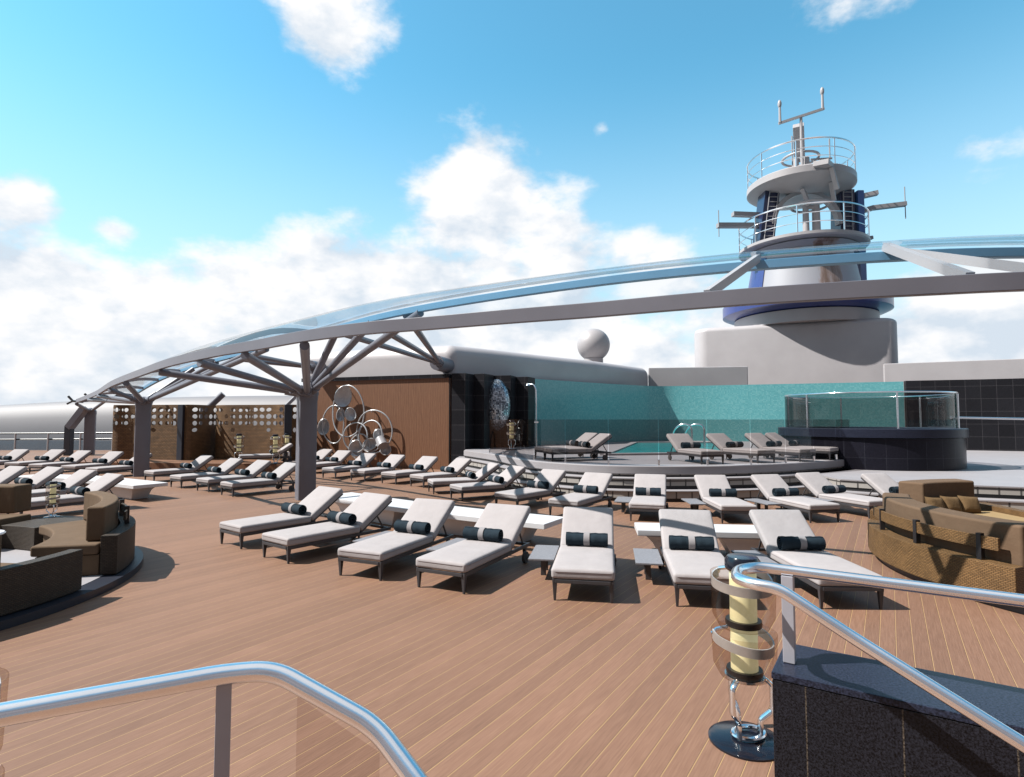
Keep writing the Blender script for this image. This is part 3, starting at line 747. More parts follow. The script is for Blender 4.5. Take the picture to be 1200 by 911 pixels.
CO = canopy.location.copy()
def sweep_rect(P, w, z0, z1, nm, mat, parent):
    m = MB(); n = len(P); vs = []; fs = []
    for i in range(n):
        t = (P[min(i+1, n-1)]-P[max(i-1, 0)]); t.z = 0; t.normalize(); nr = Vector((-t.y, t.x, 0))*w/2
        c = P[i]-CO
        vs += [c-nr+Vector((0,0,z0)), c+nr+Vector((0,0,z0)), c+nr+Vector((0,0,z1)), c-nr+Vector((0,0,z1))]
    for i in range(n-1):
        for q in range(4): fs.append((4*i+q, 4*i+(q+1) % 4, 4*i+4+(q+1) % 4, 4*i+4+q))
    fs += [(0,1,2,3), (4*n-1,4*n-2,4*n-3,4*n-4)]
    m.add(vs, fs); return m.build(nm, mat, parent, bevel=.012, smooth=30)
sweep_rect(FC, .09, 0, .195, 'front_beam', M['canopy'], canopy)
sweep_rect(BC, .12, -.13, 0, 'back_beam', M['paleblue'], canopy)
def resample(P, n):
    L = [0]
    for i in range(1, len(P)): L.append(L[-1]+(P[i]-P[i-1]).length)
    out = []; j = 0
    for k in range(n):
        t = L[-1]*k/(n-1)
        while j < len(P)-2 and L[j+1] < t: j += 1
        out.append(P[j].lerp(P[j+1], min(1, max(0, (t-L[j])/(L[j+1]-L[j])))))
    return out
NF = 61; fr_ = resample(FC, NF); bk_ = resample(BC, NF)
def roof_pt(i, t):
    a = fr_[i]+Vector((0, 0, .2)); b = bk_[i]+Vector((0, 0, .03))
    p = a.lerp(b, t); over = 0 if t <= 1 else 0
    return p+Vector((0, 0, .26*math.sin(PI*min(1, t))+over))
m = MB(); vs = []; fs = []; K = 8
for i in range(NF):
    for k in range(K+1): vs.append(roof_pt(i, k/K*1.12)-CO)
for i in range(NF-1):
    for k in range(K): fs.append((i*(K+1)+k, (i+1)*(K+1)+k, (i+1)*(K+1)+k+1, i*(K+1)+k+1))
m.add(vs, fs); m.build('glass_roof', M['roofglass'], canopy, smooth=60)
for i in list(range(0, 40, 6)):
    q = MB(); pts = [roof_pt(i, k/8)-CO-Vector((0, 0, .11)) for k in range(9)]
    for k in range(8): q.beam(pts[k], pts[k+1], .07, .13)
    q.build('roof_rib', M['whitepaint'], canopy)
# two fat white ribs and a brace at the right end, as seen through the glass
for a, b, wd in (((2.35, 6.82, 3.6), (3.55, 8.15, 4.42), .10), ((4.85, 6.0, 3.6), (5.1, 7.7, 4.45), .12), ((5.15, 7.6, 4.36), (5.6, 5.85, 3.62), .1)):
    q = MB(); q.beam(Vector(a)-CO, Vector(b)-CO, wd*.75, .11); q.build('roof_rib', M['whitepaint'], canopy)
q = MB(); q.beam(fr_[0]+Vector((0, 0, .1))-CO, bk_[0]-Vector((0, 0, .1))-CO, .14, .2); q.build('end_beam', M['canopy'], canopy)
for k in range(4):
    p = fr_[0].lerp(bk_[0], .1+.28*k)-CO; q = MB()
    q.tube([p, p+Vector((-.6, .1, .05)), p+Vector((-.85, .1, .3))], .06, 8); q.tube([p+Vector((-.6, .1, .05)), p+Vector((-.9, .1, -.1))], .05, 8); q.build('glass_clamp', M['black'], canopy)

def near_on(P, x):
    best = min(range(len(P)), key=lambda i: abs(P[i].x-x)); return P[best]
def column(base, top, w, targets, rz=.55):
    c = MB(); bx, by = base[0]-CO.x, base[1]-CO.y
    pr = []
    for k in range(16):
        a = 2*PI*k/16; ca, sa = math.cos(a), math.sin(a); ex = .22
        pr.append((abs(ca)**ex*math.copysign(1, ca)*w/2, abs(sa)**ex*math.copysign(1, sa)*w/2))
    cr, sr = math.cos(rz), math.sin(rz)
    c.prism([(bx+cr*x-sr*y, by+sr*x+cr*y) for x, y in pr], 0, top-.18)
    o = c.build('column', M['canopy'], canopy, smooth=40)
    h = MB(); h.prism([(bx+1.05*(cr*x-sr*y), by+1.05*(sr*x+cr*y)) for x, y in pr], top-.18, top+.02); h.ell((bx, by, top), .3, .3, .22, 16, 8); h.build('column_head', M['canopy'], o, smooth=40)
    for t in targets:
        s_ = MB(); e = Vector(t)-CO; b = Vector((bx, by, top)); d = (e-b).normalized()
        s_.cyl(b+d*.15, b+d*.55, .13, .12, 12); s_.cyl(b+d*.5, e, .085, .085, 12); s_.build('strut', M['canopy'], o)
def F_(x): p = near_on(FC, x); return (p.x, p.y, p.z-.06)
def B_k(x): p = near_on(BC, x); return (p.x, p.y, p.z-.14)
column((-5.44, 15.2), 2.78, .46, [F_(-8.6), F_(-6.7), F_(-5.2), F_(-3.65), B_k(-4.2), B_k(-3.0), B_k(-1.8)])
column((-13.7, 21.3), 2.72, .50, [F_(-19.5), F_(-16.5), F_(-14.2), F_(-11.5), B_k(-12.4), B_k(-10.6), B_k(-8.6), B_k(-7.4)])
column((-25.0, 34.0), 2.55, .56, [F_(-22.6), (-22.0, 31, 3.1)])
for (hx, hy, hz, tg) in ((-2.95, 23.4, 4.38, [B_k(-4.2), B_k(-3.2), B_k(-2.2)]), (-9.0, 26.0, 4.45, [B_k(-9.6), B_k(-8.6)])):
    q = MB(); hb = Vector((hx, hy, hz))-CO; q.cyl(hb+Vector((-.1, -.3, 0)), hb+Vector((.25, 1.2, 0)), .30, .34, 16)
    o = q.build('wall_hub', M['canopy'], canopy)
    for t in tg:
        s_ = MB(); e = Vector(t)-CO; d = (e-hb).normalized(); s_.cyl(hb+d*.1, hb+d*.9, .14, .12, 12); s_.cyl(hb+d*.8, e, .085, .085, 12); s_.build('strut', M['canopy'], o)

# ------------------------------------------------------------------ loungers
def cushion(L, W, T, z0, crown=.014, piping=True):
    """rounded mattress lying along +y from y=0, bottom at z0"""
    m = MB(); nx, ny = 10, 16; vs = []; idx = {}
    def P(i, j, top):
        x = -W/2+W*i/nx; y = L*j/ny; ex = 1-abs(2*i/nx-1)**4; ey = 1-abs(2*j/ny-1)**6
        return (x, y, z0+(T+crown*ex*ey if top else 0))
    for top in (0, 1):
        for i in range(nx+1):
            for j in range(ny+1): idx[(i, j, top)] = len(vs); vs.append(P(i, j, top))
    fs = []
    for i in range(nx):
        for j in range(ny):
            fs.append((idx[i,j,1], idx[i+1,j,1], idx[i+1,j+1,1], idx[i,j+1,1])); fs.append((idx[i,j,0], idx[i,j+1,0], idx[i+1,j+1,0], idx[i+1,j,0]))
    for i in range(nx):
        for j in (0, ny): fs.append((idx[i,j,0], idx[i+1,j,0], idx[i+1,j,1], idx[i,j,1]))
    for j in range(ny):
        for i in (0, nx): fs.append((idx[i,j,0], idx[i,j+1,0], idx[i,j+1,1], idx[i,j,1]))
    m.add(vs, fs); return m
BACK_A = math.radians(34)
def make_lounger():
    t = thing('sun_lounger', 'x', 'sun lounger')
    f = MB(); 
    for s in (-1, 1): f.box((s*.335, .98, .226), (.035, 1.94, .05))
    for y in (.02, .66, 1.28, 1.93): f.box((0, y, .226), (.635, .04, .042))
    for k in range(9): f.box((0, .12+k*.13, .238), (.63, .05, .012))
    f.build('frame', M['frame'], t, bevel=.006)
    for x in (-.325, .325):
        for y in (.04, 1.80):
            l = MB(); sx = .004*(1 if x > 0 else -1)
            l.add([(x-.013, y-.013, 0), (x+.013, y-.013, 0), (x+.013, y+.013, 0), (x-.013, y+.013, 0), (x-.026, y-.028, .205), (x+.026, y-.028, .205), (x+.026, y+.028, .205), (x-.026, y+.028, .232)],
                  [(3,2,1,0),(4,5,6,7),(0,1,5,4),(1,2,6,5),(2,3,7,6),(3,0,4,7)])
            l.build('leg', M['frame'], t, bevel=.004)
    for x in (-.375, .375):
        w = MB(); w.cyl((x-.022, 1.72, .085), (x+.022, 1.72, .085), .083, n=20); w.cyl((x-.03, 1.72, .085), (x+.03, 1.72, .085), .03, n=12); w.build('wheel', M['rubber'], t, bevel=.006)
    c = cushion(1.30, .73, .118, .252, .018)
    c.build('seat_cushion', M['cushion'], t, bevel=.034, seg=4, smooth=75)
    def piping(L, z, par, xf=None):
        w = .73/2+.001; r = .06; P = []
        for (cx, cy, a0) in ((w-r, L-r, 0), (-w+r, L-r, PI/2), (-w+r, r, PI), (w-r, r, 1.5*PI)):
            for k in range(5): a = a0+PI/2*k/4; P.append(Vector((cx+r*math.cos(a)*1.0, cy+r*math.sin(a), z)))
        P = [Vector((max(-w, min(w, p.x)), p.y, p.z)) for p in P]
        if xf: P = [xf(p) for p in P]
        q = MB(); q.tube(P, .0055, 6, closed=True); q.build('piping', M['piping'], par, smooth=60)
    so_ = [o for o in t.children if o.name.startswith('seat_cushion')][0]
    b = cushion(.80, .73, .112, 0., .018); R = Matrix.Rotation(BACK_A, 3, 'X')
    off = Vector((0, 1.325, .268))
    b.v = [tuple(R @ Vector(p)+off) for p in b.v]
    b.build('back_cushion', M['cushion'], t, bevel=.034, seg=4, smooth=75)
    piping(1.30, .252+.085, so_)
    bf = MB(); 
    def q_(x, y, z): return R @ Vector((x, y, z))+off
    for s in (-1, 1): bf.beam(q_(s*.31, 0, -.02), q_(s*.31, .78, -.02), .03, .03)
    for y in (.1, .3, .5, .7): bf.beam(q_(-.31, y, -.02), q_(.31, y, -.02), .03, .02)
    for s in (-1, 1): bf.beam(q_(s*.28, .42, -.03), (s*.28, 1.84, .24), .02, .02)
    bf.build('back_frame', M['frame'], t)
    return t
def make_towel():
    t = thing('rolled_towel', 'x', 'towel')
    m = MB(); L = .56; r = .088; pts = []
    for k in range(60):                       # spiral cross-section
        a = 2*PI*k/59*3.2; rr = .018+(r-.018)*min(1, k/44.)
        pts.append((rr*math.cos(a+.6), rr*math.sin(a+.6)))
    vs = []; 
    NX = 14
    for i in range(NX+1):
        x = -L/2+L*i/NX; wob = 1+.03*math.sin(i*2.1)
        pinch = 1-.07*math.exp(-((x)/.06)**2)
        for (a, b) in pts: vs.append((x, a*wob*pinch, r+b*wob*pinch))
    n = len(pts); fs = []
    for i in range(NX):
        for k in range(n-1): fs.append((i*n+k, i*n+k+1, (i+1)*n+k+1, (i+1)*n+k))
    m.add(vs, fs)
    m.build('roll', M['towel'], t, smooth=80, solid=.010)
    b = MB(); b.cyl((-.04, 0, r), (.04, 0, r), r*1.0+.004, n=28); b.build('band', M['band'], t, bevel=.003)
    return t
def make_table():
    t = thing('side_table', 'x', 'side table')
    a = MB(); a.box((0, 0, .268), (.34, .84, .024)); a.build('table_top', M['slate'], t, bevel=.004)
    f = MB(); f.box((0, 0, .245), (.24, .66, .020)); f.build('frame', M['frame'], t)
    for y in (-.22, .22):
        l = MB(); l.box((0, y*.6, .1185), (.07, .03, .235)); l.build('leg', M['frame'], t, bevel=.004)
    return t
loung0 = make_lounger(); towel0 = make_towel(); table0 = make_table()
used = {'l': False, 't': False, 's': False}
def place(proto, key, loc, rz, label, group):
    o = proto if not used[key] else copy_tree(proto)
    used[key] = True
    o.location = loc; o.rotation_euler = (0, 0, rz); o['label'] = label; o['group'] = group
    return o
ordn = ['first', 'second', 'third', 'fourth', 'fifth', 'sixth', 'seventh', 'eighth', 'ninth']
# (x, y, yaw deg, floor z, description of the lounger's place, table?)
LNG = []
for i, (x, y, a) in enumerate([(-4.664, 9.557, -37.5), (-3.535, 8.612, -37.2), (-2.024, 7.665, -23.3), (-.888, 7.111, -25.7), (.812, 6.682, -9.5), (2.169, 6.457, -9.7), (3.752, 6.421, -1.2)]):
    d = ['leftmost front-row lounger, its head toward the near canopy column', 'second front-row lounger from the left', 'third front-row lounger from the left, before the white bench',
         'fourth front-row lounger from the left, before the white bench', 'fifth front-row lounger, facing the camera between the two benches',
         'sixth front-row lounger, just left of the glowing lamp post', 'rightmost front-row lounger, half behind the steel handrail'][i]
    LNG.append((x, y, a, 0, d, i >= 1, .02*((i*7) % 5-2)))
for i, (x, y, a) in enumerate([(-9.0, 23.4, -28), (-7.88, 22.29, -27.6), (-6.5, 20.41, -31.9), (-5.25, 19.55, -32.9), (-4.01, 18.67, -36.), (-2.96, 17.83, -44.4)]):
    d = ['lounger half hidden behind the near canopy column, before the wooden wall', 'lounger just right of the near canopy column, before the ring sculpture', 'lounger below the middle of the ring sculpture',
         'lounger below the right end of the ring sculpture', 'lounger before the bare right half of the wooden wall', 'lounger before the black tiled slab at the wooden wall end'][i]
    LNG.append((x, y, a, 0, d, False, .01*i))
for i, (x, y, a) in enumerate([(-2.34, 16.45, -70.), (-1.48, 15.08, -58.2), (-.15, 13.47, -40.1), (1.09, 12.4, -31.8), (2.76, 11.84, -15.9), (4.56, 11.61, -2.5), (6.37, 11.75, 11.7), (7.87, 12.3, 19.1), (9.3, 12.1, 17.)]):
    d = ['leftmost lounger of the arc at the pool steps, turned most sideways', 'second lounger from the left along the pool steps', 'third lounger from the left along the pool steps',
         'fourth lounger from the left along the pool steps', 'middle lounger along the pool steps, facing the camera', 'sixth lounger along the pool steps, right of the middle one',
         'seventh lounger along the pool steps, left of the wicker sofa', 'eighth lounger at the pool steps, meeting the wicker sofa', 'rightmost lounger at the pool steps, mostly behind the wicker sofa'][i]
    LNG.append((x, y, a, 0, d, i >= 4 and i < 8, .02*((i*3) % 4-1)))
for i, (x, y, a) in enumerate([(-12.14, 19.25, -35.2), (-10.32, 17.66, -35.1), (-9.01, 16.76, -35.3), (-7.82, 15.78, -38.8)]):
    d = ['lounger just right of the far column, first of four', 'second lounger right of the far column, in the row of four', 'third lounger right of the far column, in the row of four',
         'lounger just left of the near column, last of four'][i]
    LNG.append((x, y, a, 0, d, False, .01*i))
for i, (x, y, a) in enumerate([(-14.39, 14.2, -20.), (-13.3, 14.02, -24.), (-11.83, 13.17, -27.2), (-10.49, 12.14, -30.5)]):
    d = ['lounger behind the dark sofa back at the left edge, leftmost of its row', 'second lounger from the left behind the left wicker booth', 'third lounger behind the left booth, right of the small lantern',
         'lounger just behind the curved sofa back, rightmost of its row'][i]
    LNG.append((x, y, a, 0, d, False, .01*i))
for i, (x, y, a) in enumerate([(-21.5, 23.0, -8.), (-19.9, 22.9, -10.), (-18.3, 22.1, -15.), (-16.5, 21.4, -15.), (-14.9, 20.4, -24.)]):
    d = ['leftmost lounger of the far left row by the railing', 'second lounger of the far left row by the railing', 'third lounger of the far left row, below the dark railing post',
         'fourth lounger of the far left row, in front of the first wicker cabana', 'lounger half hidden behind the far canopy column'][i]
    LNG.append((x, y, a, 0, d, False, .01*i))
LNG.append((-10.9, 23.0, -62, .3, 'lounger before the second wicker cabana, behind the near column', False, 0))
for i, (x, y, a) in enumerate([(.85, 17.95, -65.), (1.05, 17.15, -72.), (5.5, 15.75, 12.6), (7.2, 16.25, 25.5), (8.65, 16.8, 27.), (9.85, 17.55, 43.)]):
    d = ['rear of the two loungers on the platform left of the pool', 'front of the two loungers on the platform left of the pool', 'leftmost of the four loungers on the platform right of the pool',
         'second of the four loungers on the platform right of the pool', 'third of the four loungers on the platform right of the pool', 'rearmost of the four loungers on the platform, nearest the hot tub'][i]
    LNG.append((x, y, a, .86, d, False, .01*i))
tq = random.Random(3)
for k, (x, y, a, z, d, tab, jit) in enumerate(LNG):
    c, s = math.cos(math.radians(a)), math.sin(math.radians(a))
    place(loung0, 'l', (x, y, z), math.radians(a), 'grey ' + d if len(d.split()) < 16 else d, 'grey sun loungers')
    lx, ly = jit+tq.uniform(-.03, .03), 1.20
    place(towel0, 't', (x+c*lx-s*ly, y+s*lx+c*ly, z+.386), math.radians(a+tq.uniform(-2.5, 2.5)), 'towel on ' + d, 'rolled dark towels on the loungers')
    if tab:
        lx, ly = -.575, 1.22
        place(table0, 's', (x+c*lx-s*ly, y+s*lx+c*ly, z), math.radians(a), 'low slate table left of ' + d, 'low slate tables between loungers')

# ------------------------------------------------------------------ white benches
def bench(path, depth, label):
    P = catmull([(p[0], p[1], 0) for p in path], 6); o0 = P[0].copy()
    t = thing('white_bench', label, 'bench', o0, 0, 'curved white benches')
    L = offset(P, depth/2); Rr = offset(P, -depth/2)
    q = MB(); q.prism([(p.x-o0.x, p.y-o0.y) for p in L]+[(p.x-o0.x, p.y-o0.y) for p in reversed(Rr)], .33, .42); q.build('bench_top', M['white'], t, bevel=.012, smooth=30)
    n = len(P); step = max(1, (n-1)//2)
    for i0 in range(0, n-1, step):
        i1 = min(n-1, i0+step); a = P[i0].lerp(P[i1], .12)-o0; b = P[i0].lerp(P[i1], .88)-o0
        q = MB(); d = (b-a).normalized(); nr = Vector((-d.y, d.x, 0))
        vs = []
        for z, hw, ins in ((0, .20, .22), (.22, .24, .10), (.329, .33, 0)):
            for p, sg in ((a+d*ins, -1), (b-d*ins, -1), (b-d*ins, 1), (a+d*ins, 1)): vs.append(p+nr*hw*sg+Vector((0, 0, z)))
        fs = [(3,2,1,0), (8,9,10,11)]
        for r in (0, 4):
            for k in range(4): fs.append((r+k, r+(k+1) % 4, r+4+(k+1) % 4, r+4+k))
        q.add(vs, fs); q.build('bench_pedestal', M['white'], t, bevel=.012)
    return t
bench([(-3.95, 13.0), (-2.6, 11.85), (-1.0, 10.65), (.72, 9.62)], .8, 'curved white bench behind the left four front-row loungers')
bench([(1.95, 9.12), (3.0, 8.98), (4.15, 8.85)], .66, 'white bench behind the two loungers by the lamp post')
bench([(-14.6, 17.3), (-12.6, 16.8), (-10.9, 15.9), (-9.35, 14.95)], .85, 'white bench at the far left, its pedestal end beside the second column')

# ------------------------------------------------------------------ lamps
def make_lamp():
    t = thing('deck_lamp', 'x', 'lamp')
    q = MB(); q.lathe([(0, 0), (.235, 0), (.235, .012), (.215, .022), (.05, .03), (0, .03)], n=40); q.build('base', M['blackgloss'], t)
    q = MB(); q.tube([(.02+.105*math.cos(2*PI*k/28), .075*math.sin(2*PI*k/28), .05) for k in range(28)], .018, 8, closed=True, ry=.014); q.build('base_ring', M['chrome'], t)
    for k in range(3):
        a = 2*PI*k/3+3.5; ca, sa = math.cos(a), math.sin(a)
        pts = round_path([(.085*ca, .085*sa, .05), (.09*ca, .09*sa, .15), (.165*ca, .165*sa, .22), (.165*ca, .165*sa, .38), (.12*ca, .12*sa, .415), (.07*ca, .07*sa, .418)], .022, 4)
        q = MB(); q.tube(pts, .025, 8, ry=.014); q.build('leg', M['chrome'], t, smooth=60)
    q = MB(); q.lathe([(0, .41), (.125, .41), (.125, .425), (0, .428)], n=32); q.build('chrome_collar', M['chrome'], t)
    q = MB(); q.lathe([(0, .43), (.085, .43), (.085, 1.12), (0, 1.12)], n=32); q.build('light_tube', M['tube'], t)
    for z in (.43, .745):
        q = MB(); q.lathe([(.087, z-.004), (.112, z-.004), (.116, z+.016), (.112, z+.036), (.087, z+.036)], n=32); q.build('black_collar', M['black'], t)
    q = MB(); q.lathe([(0, 1.10), (.10, 1.10), (.112, 1.115), (.112, 1.165), (.095, 1.19), (0, 1.195)], n=36); q.build('cap', M['blackgloss'], t)
    for z, a0, hh in ((.93, 1.9, .30), (.585, 2.6, .24)):
        g = MB(); g.lathe([(.10, z-hh/2-.06), (.155, z-hh/2-.045), (.195, z-hh/2+.03), (.205, z+hh/2), (.2, z+hh/2)], n=40); o = g.build('smoked_shade', M['smoke'], t)
        q = MB(); n = 30; vs = []; fs = []
        for i in range(n+1):
            a = a0+i/n*PI*1.55; r = .19+.010*math.sin(3*a); zz = z+hh/2-.03-.05*math.sin((a-a0)*.7)
            for dz in (-.03, .03):
                vs.append((r*math.cos(a), r*math.sin(a), zz+dz))
        for i in range(n): fs.append((2*i, 2*i+2, 2*i+3, 2*i+1))
        q.add(vs, fs); q.build('band', M['shell'], t, solid=.010, smooth=60)
        for a in (a0, a0+PI*1.55):
            q = MB(); zz = z+hh/2-.03-.05*math.sin((a-a0)*.7); r = .19+.010*math.sin(3*a)
            q.tube([(.10*math.cos(a), .10*math.sin(a), zz+.05), (.17*math.cos(a), .17*math.sin(a), zz+.03), (r*math.cos(a), r*math.sin(a), zz)], .014, 8); q.build('chrome_arm', M['chrome'], t)
    return t
lamp0 = make_lamp()
LAMPS = [((1.53, 3.86, 0), 1, .35, 'glowing yellow tube lamp in the foreground beside the black granite wall'), ((-2.17, 2.22, 0), 1, 1.3, 'smoked glass lamp shade cut by the left picture edge behind the handrail'),
         ((-7.75, 9.75, .455), .5, 0., 'small yellow lantern on the corner table of the left wicker booth'), ((-11.4, 24.0, .3), 1, .5, 'yellow tube lamp standing before the second wicker cabana'),
         ((-9.55, 23.2, .3), 1, 1., 'nearer of two yellow lamps just left of the near column'), ((-9.75, 24.9, .3), 1, 2., 'farther of two yellow lamps just left of the near column'),
         ((-.02, 23.2, .86), 1, .3, 'yellow tube lamp on the pool platform before the black slabs')]
for k, (loc, s, rz, lb) in enumerate(LAMPS):
    o = lamp0 if k == 0 else copy_tree(lamp0)
    o.location = loc; o.scale = (s, s, s); o.rotation_euler = (0, 0, rz); o['label'] = lb; o['group'] = 'yellow tube lamps'

# ------------------------------------------------------------------ sofas
def sofa(name, label, c, parts, group):
    t = thing(name, label, 'sofa', (c[0], c[1], 0), 0, group)
    for nm, mat, r0, r1, a0, a1, z0, z1, bev in parts:
        q = MB(); q.sector((0, 0), r0, r1, a0, a1, z0, z1, 24); q.build(nm, M[mat], t, bevel=bev, seg=3 if bev > .02 else 2, smooth=40)
    return t
LC = (-8.2, 6.8)
q = MB(); q.lathe([(0, .002), (3.28, .002), (3.28, .09), (0, .09)], n=96); o = q.build('round_dais', M['plinth'], None, smooth=40); o.location = (LC[0], LC[1], 0)
tag(o, 'round dark base under the left wicker booth', 'platform'); 
q = MB(); q.lathe([(0, .091), (3.02, .091), (3.02, .096), (0, .096)], n=96); o2 = q.build('booth_floor', M['stone'], o, smooth=40)
sofa('booth_sofa', 'curved dark wicker sofa with tall brown back at the left, end toward camera', LC,
     [('wicker_base', 'sofadark', 2.25, 2.965, 13, 60, .10, .36, .012), ('wicker_arm', 'wickerd', 2.975, 3.17, 13, 62, .10, .60, .012), ('seat_cushion', 'sofadark', 2.2, 2.955, 12.6, 61, .365, .50, .03),
      ('back_cushion', 'sofadark', 2.74, 2.955, 16, 59, .505, .95, .03), ('back_band', 'wickerd', 3.045, 3.075, 26, 50, .68, .80, .004),
      ('bracket', 'black', 3.035, 3.095, 30, 31, .602, .85, .004), ('bracket', 'black', 3.035, 3.095, 46, 47, .602, .85, .004)], 'curved wicker sofas')
sofa('booth_sofa', 'low dark wicker sofa in the near left corner, its plain back toward camera', LC,
     [('wicker_back', 'wickerd', 2.98, 3.14, -70, 1, .10, .57, .012), ('wicker_base', 'sofadark', 2.2, 2.97, -70, -7, .10, .36, .012), ('seat_cushion', 'sofadark', 2.15, 2.96, -70, -6.5, .365, .50, .03), ('back_cushion', 'sofadark', 2.6, 2.95, -64, -14, .505, .90, .035)], 'curved wicker sofas')
sofa('booth_sofa', 'dark sofa with boxy back and seat at the far side of the left booth', LC,
     [('wicker_base', 'sofadark', 2.0, 3.14, 85, 128, .10, .36, .012), ('seat_cushion', 'sofadark', 1.95, 2.78, 84.5, 128, .365, .54, .03), ('back_cushion', 'sofadark', 2.72, 3.08, 90, 128, .545, 1.0, .035)], 'curved wicker sofas')
q = MB(); q.sector((0, 0), 2.2, 3.14, 64, 83, .10, .455, 8); o = q.build('corner_table', M['wickerd'], None, bevel=.012, smooth=40); o.location = (LC[0], LC[1], 0)
tag(o, 'dark wicker corner table under the small lantern in the left booth', 'table')
t = thing('cocktail_table', 'small table with round white top at the left edge', 'table', (-6.42, 7.0, .096))
q = MB(); q.lathe([(0, .60), (.22, .60), (.235, .615), (.22, .63), (0, .632)], n=32); q.build('table_top', M['white'], t)
q = MB(); q.cyl((0, 0, 0), (0, 0, .60), .16, .14, 24); q.build('table_base', M['wickerd'], t)

RC = (8.3, 7.5)
q = MB(); q.sector((0, 0), 1.2, 3.05, 85, 207, .002, .09, 40); o = q.build('round_dais', M['plinth'], None, smooth=40); o.location = (RC[0], RC[1], 0)
tag(o, 'curved dark base under the right wicker sofas', 'platform')
sofa('booth_sofa', 'big curved tan wicker sofa on the right, its slatted back toward camera', RC,
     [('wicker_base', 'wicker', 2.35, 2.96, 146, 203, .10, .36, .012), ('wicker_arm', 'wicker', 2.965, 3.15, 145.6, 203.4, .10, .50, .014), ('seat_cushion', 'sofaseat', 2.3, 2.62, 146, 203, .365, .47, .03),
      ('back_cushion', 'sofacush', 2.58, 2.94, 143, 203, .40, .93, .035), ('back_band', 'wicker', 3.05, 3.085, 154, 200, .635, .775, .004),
      ('bracket', 'black', 3.035, 3.095, 162.6, 163.4, .502, .80, .004), ('bracket', 'black', 3.035, 3.095, 179.5, 180.6, .502, .80, .004), ('bracket', 'black', 3.035, 3.095, 195.8, 196.8, .502, .80, .004)], 'curved wicker sofas')
q = MB(); q.sector((0, 0), 2.4, 3.13, 130, 142, .10, .62, 8); o = q.build('corner_table', M['wicker'], None, bevel=.012, smooth=40); o.location = (RC[0], RC[1], 0)
tag(o, 'tan wicker corner table at the left end of the right sofa', 'table')
sofa('booth_sofa', 'tan sofa with boxy back and loose pillows behind the big right sofa', RC,
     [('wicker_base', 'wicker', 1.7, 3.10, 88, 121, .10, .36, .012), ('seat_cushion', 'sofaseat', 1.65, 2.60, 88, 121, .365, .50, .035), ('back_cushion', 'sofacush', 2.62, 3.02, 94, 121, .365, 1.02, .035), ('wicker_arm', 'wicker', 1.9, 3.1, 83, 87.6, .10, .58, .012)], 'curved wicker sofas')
def pillow(loc, rz, label):
    q = MB(); n = 10; vs = []; fs = []
    for sg in (1, -1):
        for i in range(n+1):
            for j in range(n+1):
                u, v = 2*i/n-1, 2*j/n-1; e = (1-u**4)*(1-v**4); k = 1-.10*(1-abs(v))*(abs(u)) -.0
                vs.append((.23*u*(1-.07*(1-v*v)), sg*(.075*e**.6+.002), .2*v*(1-.07*(1-u*u))))
    for s_ in (0, 1):
        o_ = s_*(n+1)**2
        for i in range(n):
            for j in range(n): fs.append((o_+i*(n+1)+j, o_+(i+1)*(n+1)+j, o_+(i+1)*(n+1)+j+1, o_+i*(n+1)+j+1))
    q.add(vs, fs); o = q.build('pillow', M['pillow'], None, smooth=70); o.location = loc; o.rotation_euler = (-.35, .08, rz); o.scale = (.80, .9, .74)
    return tag(o, label, 'pillow', 'brown pillows on the far right sofa')
pillow((7.12, 9.72, .645), .24, 'leftmost brown pillow on the tan sofa at the right'); pillow((7.46, 9.82, .645), .17, 'middle brown pillow on the tan sofa at the right'); pillow((7.82, 9.88, .64), .05, 'rightmost brown pillow on the tan sofa at the right')

# ------------------------------------------------------------------ hot tub
tub = thing('hot_tub', 'round black tiled hot tub with a glass balustrade on its rim', 'hot tub', (12.1, 19.6, .571))
q = MB(); q.lathe([(2.42, .001), (2.66, .001), (2.66, .95)], n=72); q.build('tiled_wall', M['tubtile'], tub, smooth=40)
q = MB(); q.lathe([(2.2, .9), (2.2, 1.22), (2.24, 1.24), (2.72, 1.24), (2.74, 1.22), (2.74, .97), (2.6, .95)], n=72); q.build('rim', M['granitetop'], tub, smooth=40)
q = MB(); q.lathe([(0, 1.05), (2.2, 1.05)], n=64); q.build('water', M['pool'], tub)
q = MB(); q.lathe([(2.5, 1.242), (2.5, 2.33)], n=64); g = q.build('glass_balustrade', M['screenglass'], tub, smooth=60)
q = MB(); q.tube([(2.5*math.cos(2*PI*k/72), 2.5*math.sin(2*PI*k/72), 2.35) for k in range(72)], .024, 10, closed=True); q.build('top_rail', M['chrome'], g, smooth=60)
for k in range(6):
    a = 2*PI*k/6+.3; q = MB(); q.cyl((2.5*math.cos(a), 2.5*math.sin(a), 1.24), (2.5*math.cos(a), 2.5*math.sin(a), 2.33), .028, n=8); q.build('post', M['steel'], g)
hr = thing('handrail', 'steel ramp handrail running to the right of the hot tub', 'handrail', (14.5, 19.0, .57))
q = MB(); q.tube([(.0, 0, 1.58), (1.0, -.25, 1.56), (5.2, -1.3, 1.46)], .035, 8); q.build('rail', M['chrome'], hr, smooth=60)
for x in (.15, 2.4, 4.6):
    q = MB(); q.cyl((x, -.25*x, 0.002), (x, -.25*x, 1.5), .022, n=8); q.build('post', M['steel'], hr)

